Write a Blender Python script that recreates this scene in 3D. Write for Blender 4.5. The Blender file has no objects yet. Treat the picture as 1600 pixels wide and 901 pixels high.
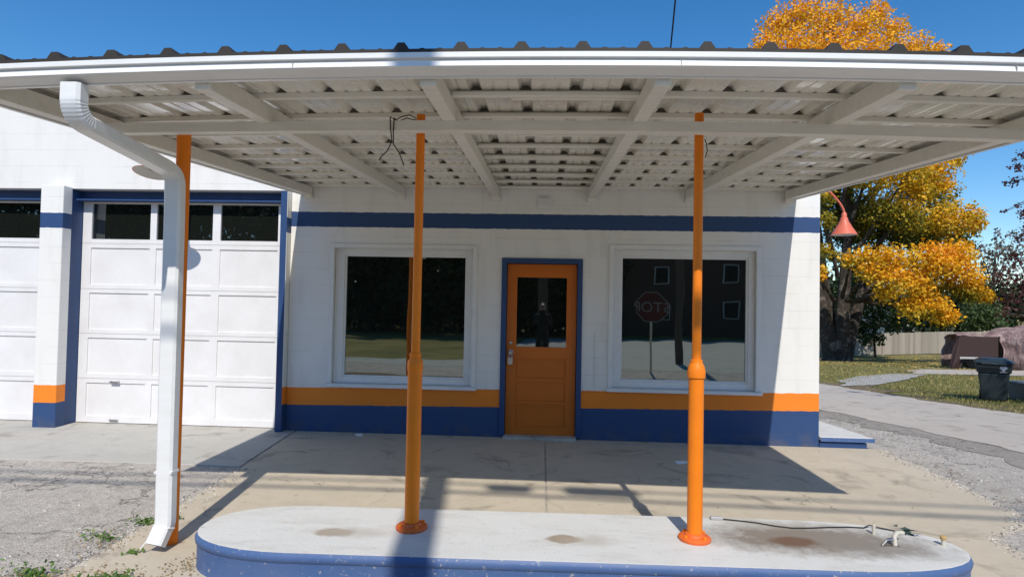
import bpy, bmesh, math, random
import numpy as np
from mathutils import Vector, Matrix

R = random.Random(7)
NR = np.random.default_rng(11)
scn = bpy.context.scene
col = scn.collection

# ------------------------------------------------------------------ camera
CAM_H, YAW, PITCH, ROLL, F = 1.5833, 0.0522, 0.0255, 0.0192, 920.0
cy_, sy_ = math.cos(YAW), math.sin(YAW)
_fw = Vector((-sy_, cy_, 0)); _rt = Vector((cy_, sy_, 0)); _up = Vector((0, 0, 1))
FWD = _fw * math.cos(PITCH) + _up * math.sin(PITCH)
_u2 = _up * math.cos(PITCH) - _fw * math.sin(PITCH)
RGT = _rt * math.cos(ROLL) + _u2 * math.sin(ROLL)
UPV = _u2 * math.cos(ROLL) - _rt * math.sin(ROLL)
def at(px, py, y):
    """the world point at distance y seen at a position of the photograph"""
    d = FWD + RGT * ((px - 800) / F) - UPV * ((py - 450.5) / F)
    return Vector((0, 0, CAM_H)) + d * (y / d.y)

cam_d = bpy.data.cameras.new('camera'); cam = bpy.data.objects.new('camera', cam_d); col.objects.link(cam)
m = Matrix((RGT, UPV, -FWD)).transposed().to_4x4(); m.translation = (0, 0, CAM_H); cam.matrix_world = m
cam_d.sensor_width = 36; cam_d.lens = 36 * F / 1600; cam_d.clip_start = 0.05; cam_d.clip_end = 1500
scn.camera = cam

# ------------------------------------------------------------------ light
SUN_EL = math.radians(45.8); SUN_AZ = math.radians(6.5)      # sun behind the camera, slightly to the right
to_sun = Vector((math.sin(SUN_AZ) * math.cos(SUN_EL), -math.cos(SUN_AZ) * math.cos(SUN_EL), math.sin(SUN_EL)))
sd = bpy.data.lights.new('sun', 'SUN'); sd.energy = 4.1; sd.angle = math.radians(0.53); sd.color = (1, .945, .85)
so = bpy.data.objects.new('sun', sd); col.objects.link(so); so.location = (20, -40, 50)
so.rotation_euler = (-to_sun).to_track_quat('-Z', 'Y').to_euler()
w = bpy.data.worlds.new('World'); scn.world = w; w.use_nodes = True
nt = w.node_tree; bg = nt.nodes['Background']
sk = nt.nodes.new('ShaderNodeTexSky'); sk.sky_type = 'NISHITA'; sk.sun_disc = False
sk.sun_elevation = SUN_EL; sk.sun_rotation = math.atan2(to_sun.x, to_sun.y)
sk.altitude = 300; sk.air_density = 1.0; sk.dust_density = 0.1; sk.ozone_density = 3.0
hs_ = nt.nodes.new('ShaderNodeHueSaturation'); hs_.inputs['Saturation'].default_value = 1.32; hs_.inputs['Value'].default_value = 1.0
nt.links.new(sk.outputs[0], hs_.inputs['Color']); nt.links.new(hs_.outputs[0], bg.inputs[0]); bg.inputs[1].default_value = 0.15
vs = scn.view_settings; vs.view_transform = 'Standard'; vs.look = 'None'; vs.gamma = 1; vs.exposure = 0.0
vs.use_curve_mapping = False
scn.cycles.max_bounces = 8; scn.cycles.use_denoising = True
scn.cycles.sample_clamp_indirect = 6

# ------------------------------------------------------------------ materials
MATS = {}
class NT:
    def __init__(s, name):
        s.m = bpy.data.materials.new(name); s.m.use_nodes = True; s.t = s.m.node_tree
        s.b = s.t.nodes['Principled BSDF']; s.out = s.t.nodes['Material Output']; MATS[name] = s.m
        s._pos = None
    def n(s, typ, **k):
        nd = s.t.nodes.new('ShaderNode' + typ)
        for a, b in k.items(): setattr(nd, a, b)
        return nd
    def l(s, a, b): s.t.links.new(a, b)
    def pos(s):
        if s._pos is None: s._pos = s.n('NewGeometry').outputs['Position']
        return s._pos
    def mapped(s, scale=(1, 1, 1)):
        mp = s.n('Mapping'); s.l(s.pos(), mp.inputs[0]); mp.inputs['Scale'].default_value = scale
        return mp.outputs[0]
    def noise(s, scale, detail=4, rough=.6, vec=None, dist=0):
        nd = s.n('TexNoise'); s.l(vec or s.pos(), nd.inputs['Vector'])
        nd.inputs['Scale'].default_value = scale; nd.inputs['Detail'].default_value = detail
        nd.inputs['Roughness'].default_value = rough; nd.inputs['Distortion'].default_value = dist
        return nd.outputs[0]
    def vor(s, scale, feature='DISTANCE_TO_EDGE', vec=None):
        nd = s.n('TexVoronoi', feature=feature); s.l(vec or s.pos(), nd.inputs['Vector']); nd.inputs['Scale'].default_value = scale
        return nd.outputs[0]
    def ramp(s, x, stops, interp='LINEAR'):
        r = s.n('ValToRGB'); r.color_ramp.interpolation = interp; e = r.color_ramp.elements
        while len(e) < len(stops): e.new(.5)
        for q, (p, c) in zip(e, stops):
            q.position = p; q.color = (*c, 1) if isinstance(c, tuple) else (c, c, c, 1)
        s.l(x, r.inputs[0]); return r.outputs[0]
    def mix(s, f, a, b, mode='MIX'):
        nd = s.n('MixRGB', blend_type=mode)
        for i, v in enumerate((f, a, b)):
            if isinstance(v, (int, float)): nd.inputs[i].default_value = v if i == 0 else (v, v, v, 1)
            elif isinstance(v, tuple): nd.inputs[i].default_value = (*v, 1)
            else: s.l(v, nd.inputs[i])
        return nd.outputs[0]
    def math(s, op, a, b=0.0, c=None):
        nd = s.n('Math', operation=op)
        for i, v in enumerate((a, b) if c is None else (a, b, c)):
            if isinstance(v, (int, float)): nd.inputs[i].default_value = v
            else: s.l(v, nd.inputs[i])
        return nd.outputs[0]
    def xyz(s):
        nd = s.n('SeparateXYZ'); s.l(s.pos(), nd.inputs[0]); return nd.outputs
    def bump(s, h, strength, dist=.01, prev=None):
        nd = s.n('Bump'); nd.inputs['Strength'].default_value = strength; nd.inputs['Distance'].default_value = dist
        s.l(h, nd.inputs['Height'])
        if prev is not None: s.l(prev, nd.inputs['Normal'])
        return nd.outputs[0]
    def fin(s, color=None, rough=.6, normal=None, spec=.4, metal=0):
        if color is not None:
            if isinstance(color, tuple): s.b.inputs['Base Color'].default_value = (*color, 1)
            else: s.l(color, s.b.inputs['Base Color'])
        if isinstance(rough, (int, float)): s.b.inputs['Roughness'].default_value = rough
        else: s.l(rough, s.b.inputs['Roughness'])
        s.b.inputs['Specular IOR Level'].default_value = spec; s.b.inputs['Metallic'].default_value = metal
        if normal is not None: s.l(normal, s.b.inputs['Normal'])
        return s.m

def paint(name, c, rough=.5, wear=.12, bump=.15, spec=.4, dirt=(.3, .27, .22), nscale=6, chips=0):
    t = NT(name)
    n1 = t.noise(nscale, 5); n2 = t.noise(nscale * 9, 3)
    a = t.mix(t.ramp(n1, [(.35, 0.0), (.75, wear)]), c, tuple(x * d * 1.6 for x, d in zip(c, dirt)))
    a = t.mix(t.ramp(n2, [(.45, 0.0), (.8, wear * .6)]), a, tuple(min(1, x * 1.12) for x in c))
    if chips:
        a = t.mix(t.ramp(t.noise(38, 6, .7), [(.68, 0.0), (.71, chips)]), a, (.42, .38, .32))
    return t.fin(a, t.math('ADD', t.math('MULTIPLY', n2, .2), rough - .1), t.bump(n2, bump, .004), spec)

WHITE = (.80, .785, .755); NAVY = (.027, .068, .185); ORANGE = (.88, .235, .018); DOORO = (.62, .155, .012)
def wall_paint(name, z1, s1, z2, s2, z3, z4, blocks=True):
    """white painted block with a navy plinth, an orange stripe over it and a navy band up high"""
    t = NT(name); X, Y, Z = t.xyz()
    wob = t.math('MULTIPLY', t.math('SUBTRACT', t.noise(11, 5), .5), .022)
    zz = t.math('ADD', Z, wob)
    def above(z, sl): return t.math('GREATER_THAN', zz, t.math('MULTIPLY_ADD', X, sl, z))
    n1 = t.noise(1.7, 6, .62); n2 = t.noise(26, 4)
    streak = t.noise(3, 5, .6, t.mapped((2.0, 2.0, .35)))
    wht = t.mix(t.ramp(n1, [(.4, 0.0), (.8, .22)]), WHITE, (.62, .61, .58))
    wht = t.mix(t.ramp(streak, [(.50, 0.0), (.72, .30)]), wht, (.55, .53, .48))
    wht = t.mix(t.ramp(t.noise(31, 6, .75), [(.655, 0.0), (.69, .5)]), wht, (.40, .37, .33))
    nav = t.mix(t.ramp(n1, [(.35, 0.0), (.75, .35)]), NAVY, (.036, .072, .15))
    nav = t.mix(t.ramp(t.noise(44, 5, .7), [(.655, 0.0), (.69, .5)]), nav, (.30, .31, .33))
    org = t.mix(t.ramp(n1, [(.35, 0.0), (.8, .3)]), ORANGE, (.78, .27, .05))
    c = t.mix(above(z1, s1), nav, org); c = t.mix(above(z2, s2), c, wht)
    c = t.mix(t.math('MULTIPLY', above(z3, 0), t.math('SUBTRACT', 1.0, above(z4, 0))), c, nav)
    # splash dirt on the lowest blocks
    low = t.math('MULTIPLY', t.ramp(Z, [(0, 1.0), (.2, 0.0)]), t.ramp(t.noise(7, 5), [(.42, 0.0), (.65, .5)]))
    c = t.mix(low, c, (.13, .115, .09))
    cmb = t.n('CombineXYZ'); t.l(t.math('ADD', X, Y), cmb.inputs[0]); t.l(t.math('ADD', Z, .04), cmb.inputs[1])
    br = t.n('TexBrick'); t.l(cmb.outputs[0], br.inputs[0]); br.inputs['Scale'].default_value = 1
    br.inputs['Brick Width'].default_value = 7.3; br.inputs['Row Height'].default_value = .2
    br.inputs['Mortar Size'].default_value = .006; br.inputs['Mortar Smooth'].default_value = .6
    c = t.mix(t.math('MULTIPLY', br.outputs['Fac'], t.ramp(t.noise(2.3, 3), [(.4, .03), (.62, .25)])), c, (.45, .44, .43), 'MULTIPLY')
    nb = t.bump(br.outputs['Fac'], -.25, .003)
    nb = t.bump(n2, .25, .004, nb); nb = t.bump(n1, .25, .02, nb)
    return t.fin(c, .55, nb, .35)
wall_paint('office_paint', .36, .0155, .567, .0145, 2.47, 2.651)
wall_paint('garage_paint', .36, .0105, .567, .0105, 2.385, 2.567)
paint('white_trim', (.78, .78, .77), .45, .15, .1)
paint('white_door', (.79, .78, .785), .42, .22, .12, nscale=2.5)
paint('navy_paint', NAVY, .45, .2, .12, chips=.35)
paint('orange_paint', (.92, .235, .010), .48, .2, .4, spec=.3, nscale=7)
paint('flange_paint', (.80, .155, .03), .5, .3, .4, nscale=14, chips=.5)
paint('red_paint', (.55, .09, .05), .45, .2, .1)
paint('salmon_enamel', (.72, .17, .10), .45, .2, .1)
paint('shade_inside', (.62, .60, .55), .6)
paint('door_orange', DOORO, .42, .15, .1, nscale=5)
def metal_white():
    t = NT('white_metal'); n1 = t.noise(1.3, 5); n2 = t.noise(20, 4)
    c = t.mix(t.ramp(n1, [(.4, 0.0), (.75, .35)]), (.86, .83, .75), (.74, .69, .58))
    c = t.mix(t.ramp(t.noise(14, 6, .7), [(.66, 0.0), (.72, .4)]), c, (.42, .38, .32))
    t.fin(c, t.math('MULTIPLY_ADD', n2, .12, .2), t.bump(n1, .03, .02), .6)
    t.b.inputs['Coat Weight'].default_value = .8; t.b.inputs['Coat Roughness'].default_value = .1
metal_white()
def gutter_white():
    t = NT('gutter_white'); n1 = t.noise(3, 5, .6, t.mapped((1, 5, 5)))
    c = t.mix(t.ramp(n1, [(.45, 0.0), (.8, .3)]), (.82, .82, .81), (.6, .59, .55))
    t.fin(c, .35, t.bump(n1, .05, .01), .5)
gutter_white()
def dark_sheet():
    t = NT('roof_dark'); n1 = t.noise(3, 6)
    t.fin(t.mix(n1, (.026, .022, .019), (.055, .046, .038)), .6, t.bump(n1, .2, .01), .3)
dark_sheet()
def white_wood():
    t = NT('painted_timber'); n1 = t.noise(5, 6, .65, t.mapped((.6, 4, 4))); n2 = t.noise(30, 4)
    c = t.mix(t.ramp(n1, [(.42, 0.0), (.75, .4)]), (.80, .77, .70), (.60, .56, .47))
    t.fin(c, .5, t.bump(n2, .2, .004), .35)
white_wood()
def concrete(name, base, dark, crack=0.0, scale=1.0):
    t = NT(name); n1 = t.noise(.9 * scale, 6, .6); n2 = t.noise(5, 5, .65); n3 = t.noise(110, 3, .7)
    c = t.mix(t.ramp(n1, [(.3, 0.0), (.75, .75)]), base, dark)
    c = t.mix(t.ramp(n2, [(.45, 0.0), (.8, .45)]), c, tuple(x * .66 for x in base))
    c = t.mix(t.ramp(n3, [(.35, .35), (.65, 0.0)]), c, tuple(x * .55 for x in base))
    c = t.mix(t.ramp(t.noise(2.2, 3, .5, dist=1.2), [(.57, 0.0), (.72, .5)]), c, (.17, .145, .115))
    c = t.mix(t.ramp(t.noise(9, 5, .75), [(.63, 0.0), (.68, .55)]), c, (.19, .165, .135))
    h = n3
    if crack:
        v = t.n('TexVoronoi', feature='DISTANCE_TO_EDGE')
        off = t.n('VectorMath', operation='ADD'); t.l(t.pos(), off.inputs[0])
        nn = t.n('TexNoise'); t.l(t.pos(), nn.inputs['Vector']); nn.inputs['Scale'].default_value = 2.5; nn.inputs['Detail'].default_value = 5
        t.l(nn.outputs[1], off.inputs[1]); t.l(off.outputs[0], v.inputs['Vector']); v.inputs['Scale'].default_value = .30
        k = t.math('MULTIPLY', t.ramp(v.outputs[0], [(0, 1.0), (.0035, 0.0)]), t.ramp(t.noise(.8, 2), [(.50, 0.0), (.56, 1.0)]))
        c = t.mix(t.math('MULTIPLY', k, crack), c, (.06, .052, .045))
    t.fin(c, .85, t.bump(h, .3, .004), .25)
concrete('concrete', (.62, .535, .412), (.515, .445, .345), .55)
concrete('pale_concrete', (.55, .525, .475), (.46, .435, .39), 0)
concrete('alley_concrete', (.59, .52, .445), (.50, .435, .37), 0, .6)
concrete('street_concrete', (.50, .485, .44), (.42, .405, .37), 0, .5)
def asphalt(name, lo, hi, cs=.9):
    t = NT(name); v = t.n('TexVoronoi', feature='F1'); t.l(t.pos(), v.inputs['Vector']); v.inputs['Scale'].default_value = 85
    st = t.math('MULTIPLY', t.n('TexWhiteNoise').outputs[0], 1.0)
    wn = t.n('TexWhiteNoise'); t.l(v.outputs['Position'], wn.inputs['Vector'])
    n1 = t.noise(.8, 6, .65); n2 = t.noise(6, 5); n3 = t.noise(28, 5, .75)
    c = t.mix(wn.outputs[0], lo, hi)
    c = t.mix(t.ramp(n3, [(.36, .5), (.6, 0.0)]), c, tuple(x * .45 for x in lo))
    c = t.mix(t.ramp(n1, [(.42, 0.0), (.6, .6)]), c, tuple((a + b) * .36 for a, b in zip(lo, hi)))
    c = t.mix(t.ramp(n2, [(.52, 0.0), (.68, .45)]), c, (.16, .14, .115))
    off = t.n('VectorMath', operation='ADD'); t.l(t.pos(), off.inputs[0])
    nn = t.n('TexNoise'); t.l(t.pos(), nn.inputs['Vector']); nn.inputs['Scale'].default_value = 3; nn.inputs['Detail'].default_value = 5
    t.l(nn.outputs[1], off.inputs[1])
    e = t.n('TexVoronoi', feature='DISTANCE_TO_EDGE'); t.l(off.outputs[0], e.inputs['Vector']); e.inputs['Scale'].default_value = .75
    k = t.ramp(e.outputs[0], [(0, 1.0), (.012, 0.0)])
    c = t.mix(t.math('MULTIPLY', k, cs), c, (.045, .04, .034))
    h = t.math('SUBTRACT', t.math('ADD', n3, t.math('MULTIPLY', v.outputs['Distance'], -.7)), t.math('MULTIPLY', k, .6))
    t.fin(c, .9, t.bump(h, .7, .012), .25)
asphalt('old_asphalt', (.46, .415, .365), (.66, .60, .53), .7)
asphalt('patch_asphalt', (.34, .30, .26), (.47, .42, .365), .8)
def soil():
    t = NT('dirt'); n1 = t.noise(5, 6, .7); n3 = t.noise(55, 5, .7)
    c = t.mix(n1, (.10, .072, .045), (.27, .21, .14)); c = t.mix(t.ramp(n3, [(.5, 0.0), (.7, .7)]), c, (.34, .27, .18))
    t.fin(c, .95, t.bump(n3, .8, .02), .15)
soil()
asphalt('gravel', (.30, .26, .21), (.80, .78, .74), 0)
def lawn():
    t = NT('lawn'); n1 = t.noise(.35, 6, .6); n2 = t.noise(2.3, 5, .6); n3 = t.noise(38, 4, .7)
    c = t.mix(t.ramp(n1, [(.35, 0.0), (.65, 1.0)]), (.19, .19, .055), (.42, .34, .13))
    c = t.mix(t.ramp(n2, [(.5, 0.0), (.72, .8)]), c, (.36, .27, .15))
    c = t.mix(t.ramp(n3, [(.35, .6), (.6, 0.0)]), c, (.05, .06, .02))
    t.fin(c, .95, t.bump(n3, 1, .04), .15)
lawn()
def bark(name, a, b):
    t = NT(name); n = t.noise(5, 8, .78, t.mapped((3.4, 3.4, .55))); n2 = t.noise(1.6, 6, .7)
    c = t.mix(t.ramp(n, [(.35, 0.0), (.65, 1.0)]), a, b); c = t.mix(t.ramp(n2, [(.54, 0.0), (.62, .75)]), c, tuple(x * 2.6 for x in b))
    t.fin(c, .95, t.bump(n, 1, .16), .15)
bark('bark', (.035, .028, .022), (.12, .10, .085))
def leafmat(name, stops, transl=.3):
    t = NT(name); at_ = t.n('Attribute', attribute_name='lc')
    c = t.ramp(at_.outputs['Fac'], stops)
    t.fin(c, .55, None, .35)
    tr = t.n('BsdfTranslucent'); t.l(c, tr.inputs[0]); mx = t.n('MixShader'); mx.inputs[0].default_value = transl
    t.l(t.b.outputs[0], mx.inputs[1]); t.l(tr.outputs[0], mx.inputs[2]); t.l(mx.outputs[0], t.out.inputs[0])
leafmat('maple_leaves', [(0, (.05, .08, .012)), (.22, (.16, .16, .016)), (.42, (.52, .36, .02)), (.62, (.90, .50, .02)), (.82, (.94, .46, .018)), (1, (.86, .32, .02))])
leafmat('green_leaves', [(0, (.022, .045, .012)), (.5, (.05, .085, .022)), (1, (.11, .15, .05))])
leafmat('dark_leaves', [(0, (.012, .022, .008)), (.5, (.024, .04, .014)), (1, (.04, .06, .02))])
leafmat('plum_leaves', [(0, (.05, .018, .022)), (.45, (.11, .035, .04)), (.8, (.16, .07, .06)), (1, (.12, .13, .05))])
leafmat('grey_leaves', [(0, (.10, .085, .07)), (.6, (.19, .15, .12)), (1, (.17, .18, .10))])
leafmat('grass_blades', [(0, (.11, .14, .03)), (.5, (.27, .26, .07)), (1, (.55, .43, .19))])
leafmat('weed_leaves', [(0, (.05, .12, .02)), (.6, (.11, .22, .04)), (1, (.24, .30, .08))])
leafmat('stone_chips', [(0, (.18, .165, .15)), (.5, (.38, .35, .32)), (1, (.62, .59, .55))], 0)
leafmat('litter', [(0, (.18, .11, .05)), (.5, (.36, .24, .10)), (1, (.55, .38, .10))], .1)
def glass(name, refl, tint, wav=.02, ws=.8):
    t = NT(name); g = t.n('BsdfGlossy'); g.inputs['Roughness'].default_value = .012; g.inputs[0].default_value = (*tint, 1)
    d = t.n('BsdfDiffuse'); d.inputs[0].default_value = (.010, .012, .010, 1)
    n = t.noise(ws, 2, .4); b = t.bump(n, wav, .25); t.l(b, g.inputs['Normal'])
    lw = t.n('LayerWeight'); lw.inputs[0].default_value = .12
    f = t.math('ADD', t.math('MULTIPLY', lw.outputs[0], .5), refl)
    mx = t.n('MixShader'); t.l(f, mx.inputs[0]); t.l(d.outputs[0], mx.inputs[1]); t.l(g.outputs[0], mx.inputs[2])
    t.l(mx.outputs[0], t.out.inputs[0]); t.t.nodes.remove(t.b)
glass('window_glass', .26, (.92, 1, .93))
glass('garage_glass', .16, (.95, 1, 1), .012, .8)
glass('door_glass', .22, (.95, 1, .95))
def plain(name, c, rough=.5, metal=0, spec=.4, nb=0):
    t = NT(name); n = t.noise(18, 4); cc = t.mix(t.math('MULTIPLY', n, .35), c, tuple(x * .6 for x in c))
    t.fin(cc, rough, t.bump(n, nb, .005) if nb else None, spec, metal)
plain('steel', (.55, .54, .52), .3, 1); plain('black_gap', (.012, .011, .01), .9); plain('cable', (.02, .02, .02), .5)
plain('cord_green', (.05, .09, .07), .6); plain('paper', (.8, .79, .76), .8); plain('bin_plastic', (.028, .042, .05), .42, nb=.1)
plain('bin_mark', (.7, .72, .72), .6); plain('grey_plastic', (.16, .17, .18), .5); plain('pale_pipe', (.62, .58, .48), .6)
plain('brass', (.55, .36, .15), .4); plain('creosote', (.10, .075, .055), .9, nb=.5); plain('sign_red', (.10, .008, .010), .5)
plain('sign_white', (.27, .26, .25), .5); plain('dark_cloth', (.018, .018, .022), .8); plain('skin', (.45, .27, .19), .5)
plain('hair', (.03, .02, .015), .6); plain('house_white', (.72, .72, .70), .6); plain('shingle', (.09, .085, .08), .9, nb=.4)
plain('dark_brick', (.07, .04, .032), .85, nb=.4); plain('rib_shade_dark', (.13, .115, .095), .9); plain('rust', (.22, .10, .05), .85, nb=.5); plain('grille_dark', (.045, .022, .02), .7)
plain('bumper_grey', (.45, .44, .43), .45)
def tarp():
    t = NT('tarp'); n = t.noise(2.5, 6, .65); v = t.noise(6, 4, .6, t.mapped((1, 1, .25)))
    c = t.mix(t.ramp(n, [(.4, 0.0), (.6, 1.0)]), (.22, .135, .125), (.42, .30, .275)); t.fin(c, .55, t.bump(v, .8, .12), .4)
tarp()
def weathered():
    t = NT('fence_wood'); X, Y, Z = t.xyz(); n = t.noise(3, 5, .7, t.mapped((6, 6, .4)))
    wn = t.n('TexWhiteNoise', noise_dimensions='1D'); t.l(t.math('FLOOR', t.math('MULTIPLY', t.math('ADD', X, Y), 5.5)), wn.inputs['W'])
    c = t.mix(n, (.28, .245, .205), (.52, .46, .39)); c = t.mix(t.math('MULTIPLY', wn.outputs[0], .5), c, (.17, .14, .115))
    t.fin(c, .9, t.bump(n, .4, .02), .2)
weathered()
def island_top():
    """white paint, worn through to bare concrete where the pumps stood"""
    t = NT('island_white'); n1 = t.noise(2.2, 6, .65); n2 = t.noise(24, 5, .7); X, Y, Z = t.xyz()
    c = t.mix(t.ramp(n1, [(.4, 0.0), (.8, .3)]), (.66, .655, .63), (.50, .485, .44))
    c = t.mix(t.ramp(t.noise(55, 5, .75), [(.60, 0.0), (.64, .6)]), c, (.36, .33, .29))
    c = t.mix(t.ramp(t.noise(3.1, 7, .72, t.mapped((.7, 2.2, 1))), [(.50, 0.0), (.68, .5)]), c, (.47, .44, .38))
    c = t.mix(t.ramp(t.noise(17, 6, .8, t.mapped((.5, 2, 1))), [(.60, 0.0), (.66, .5)]), c, (.28, .25, .22))
    def spot(cx, cy, rx, ry, inner, outer, colr, amt, cc):
        dx = t.math('DIVIDE', t.math('SUBTRACT', X, cx), rx); dy = t.math('DIVIDE', t.math('SUBTRACT', Y, cy), ry)
        d = t.math('SQRT', t.math('ADD', t.math('MULTIPLY', dx, dx), t.math('MULTIPLY', dy, dy)))
        d = t.math('ADD', d, t.math('MULTIPLY', t.math('SUBTRACT', t.noise(11, 6, .7), .5), .9))
        return t.mix(t.math('MULTIPLY', t.ramp(d, [(inner, 1.0), (outer, 0.0)]), amt), cc, colr)
    c = spot(-1.22, 3.49, .14, .075, .6, 1.15, (.34, .28, .21), .9, c)
    c = spot(-1.10, 3.51, .32, .10, .3, 1.0, (.42, .37, .31), .55, c)
    c = spot(.15, 3.53, .12, .075, .7, 1.1, (.33, .26, .19), .95, c)
    c = spot(.30, 3.51, .22, .09, .3, 1.0, (.45, .40, .33), .6, c)
    c = spot(1.62, 3.68, .80, .30, .45, 1.05, (.23, .19, .15), .95, c)
    c = spot(2.0, 3.60, .48, .22, .3, 1.0, (.25, .22, .19), .8, c)
    c = spot(1.52, 3.63, .17, .09, .6, 1.0, (.16, .085, .05), .85, c)
    c = spot(1.45, 3.9, .45, .12, .2, 1.0, (.40, .36, .30), .6, c)
    t.fin(c, .7, t.bump(n2, .3, .006), .3)
island_top()
def island_side():
    t = NT('island_blue'); n1 = t.noise(4, 6, .65)
    c = t.mix(t.ramp(n1, [(.35, 0.0), (.75, .6)]), (.062, .122, .285), (.11, .165, .30))
    c = t.mix(t.ramp(t.noise(26, 6, .75), [(.60, 0.0), (.63, .8)]), c, (.42, .40, .37))
    t.fin(c, .5, t.bump(n1, .25, .01), .4)
island_side()

# ------------------------------------------------------------------ mesh helpers
class MB:
    def __init__(s): s.v = []; s.f = []; s.mi = []
    def add(s, vs, fs, mi=0):
        o = len(s.v); s.v += [tuple(p) for p in vs]; s.f += [tuple(o + i for i in f) for f in fs]; s.mi += [mi] * len(fs); return s
    def box(s, x0, x1, y0, y1, z0, z1, mi=0, nx=1, ny=1):
        for i in range(nx):
            for j in range(ny): pass
        if nx == 1 and ny == 1:
            return s.add([(x0, y0, z0), (x1, y0, z0), (x1, y1, z0), (x0, y1, z0), (x0, y0, z1), (x1, y0, z1), (x1, y1, z1), (x0, y1, z1)],
                         [(3, 2, 1, 0), (4, 5, 6, 7), (0, 1, 5, 4), (1, 2, 6, 5), (2, 3, 7, 6), (3, 0, 4, 7)], mi)
        if nx > 1: return s.sweep([(x0 + (x1 - x0) * i / nx, 0, 0) for i in range(nx + 1)], [(y0, z0), (y1, z0), (y1, z1), (y0, z1)], 'x', mi)
        return s.sweep([(0, y0 + (y1 - y0) * i / ny, 0) for i in range(ny + 1)], [(x0, z0), (x0, z1), (x1, z1), (x1, z0)], 'y', mi)
    def sweep(s, path, prof, axis, mi=0, cap=True):
        n = len(prof); V = []
        for p in path:
            for a, b in prof: V.append((p[0], a + p[1], b + p[2]) if axis == 'x' else (a + p[0], p[1], b + p[2]))
        Fc = [(i * n + j, (i + 1) * n + j, (i + 1) * n + (j + 1) % n, i * n + (j + 1) % n) for i in range(len(path) - 1) for j in range(n)]
        if cap: Fc += [tuple(range(n)), tuple(range((len(path) - 1) * n, len(path) * n))[::-1]]
        return s.add(V, Fc, mi)
    def tube(s, path, r, n=10, mi=0, cap=True):
        path = [Vector(p) for p in path]; rs = r if isinstance(r, (list, tuple)) else [r] * len(path); V = []; ref = None
        for i, p in enumerate(path):
            d = (path[min(i + 1, len(path) - 1)] - path[max(i - 1, 0)]).normalized()
            if ref is None: ref = d.orthogonal().normalized()
            ref = (ref - d * ref.dot(d)).normalized(); b = d.cross(ref)
            for k in range(n):
                a = 2 * math.pi * k / n; V.append(p + (ref * math.cos(a) + b * math.sin(a)) * rs[i])
        Fc = [(i * n + k, i * n + (k + 1) % n, (i + 1) * n + (k + 1) % n, (i + 1) * n + k) for i in range(len(path) - 1) for k in range(n)]
        if cap: Fc += [tuple(range(n))[::-1], tuple(range((len(path) - 1) * n, len(path) * n))]
        return s.add(V, Fc, mi)
    def lathe(s, c, prof, n=24, mi=0, cap=True, tilt=None):
        V = []; M = tilt or Matrix.Identity(3)
        for r, z in prof:
            for k in range(n):
                a = 2 * math.pi * k / n; V.append(Vector(c) + M @ Vector((r * math.cos(a), r * math.sin(a), z)))
        Fc = [(i * n + k, i * n + (k + 1) % n, (i + 1) * n + (k + 1) % n, (i + 1) * n + k) for i in range(len(prof) - 1) for k in range(n)]
        if cap: Fc += [tuple(range(n))[::-1], tuple(range((len(prof) - 1) * n, len(prof) * n))]
        return s.add(V, Fc, mi)
    def prism(s, poly, z0, z1, mi=0):
        n = len(poly)
        return s.add([(x, y, z0) for x, y in poly] + [(x, y, z1) for x, y in poly],
                     [tuple(range(n))[::-1], tuple(range(n, 2 * n))] + [(i, (i + 1) % n, n + (i + 1) % n, n + i) for i in range(n)], mi)
    def deform(s, f): s.v = [f(p) for p in s.v]; return s
    def build(s, name, mat, parent=None, smooth=False, bevel=0):
        me = bpy.data.meshes.new(name); off = Vector(parent_loc(parent))
        me.from_pydata([Vector(p) - off for p in s.v], [], s.f)
        for mm in (mat if isinstance(mat, (list, tuple)) else [mat]): me.materials.append(MATS[mm])
        if len(me.materials) > 1: me.polygons.foreach_set('material_index', s.mi)
        me.update()
        o = bpy.data.objects.new(name, me); col.objects.link(o)
        if parent: o.parent = parent
        if smooth:
            me.polygons.foreach_set('use_smooth', [True] * len(me.polygons))
            try: me.set_sharp_from_angle(angle=math.radians(40))
            except Exception: pass
        if bevel:
            b = o.modifiers.new('bevel', 'BEVEL'); b.width = bevel; b.segments = 2; b.limit_method = 'ANGLE'
        return o
def parent_loc(p):
    v = Vector((0, 0, 0))
    while p is not None: v += Vector(p.location); p = p.parent
    return v
def tag(o, label, cat, group=None, kind=None):
    if label: o['label'] = label
    if cat: o['category'] = cat
    if group: o['group'] = group
    if kind: o['kind'] = kind
    return o
def empty(name, loc, label, cat, group=None):
    o = bpy.data.objects.new(name, None); o.location = loc; o.empty_display_size = .2; col.objects.link(o)
    return tag(o, label, cat, group)
def struct(o, label=None):
    o['kind'] = 'structure'
    if label: o['label'] = label
    return o

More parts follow.
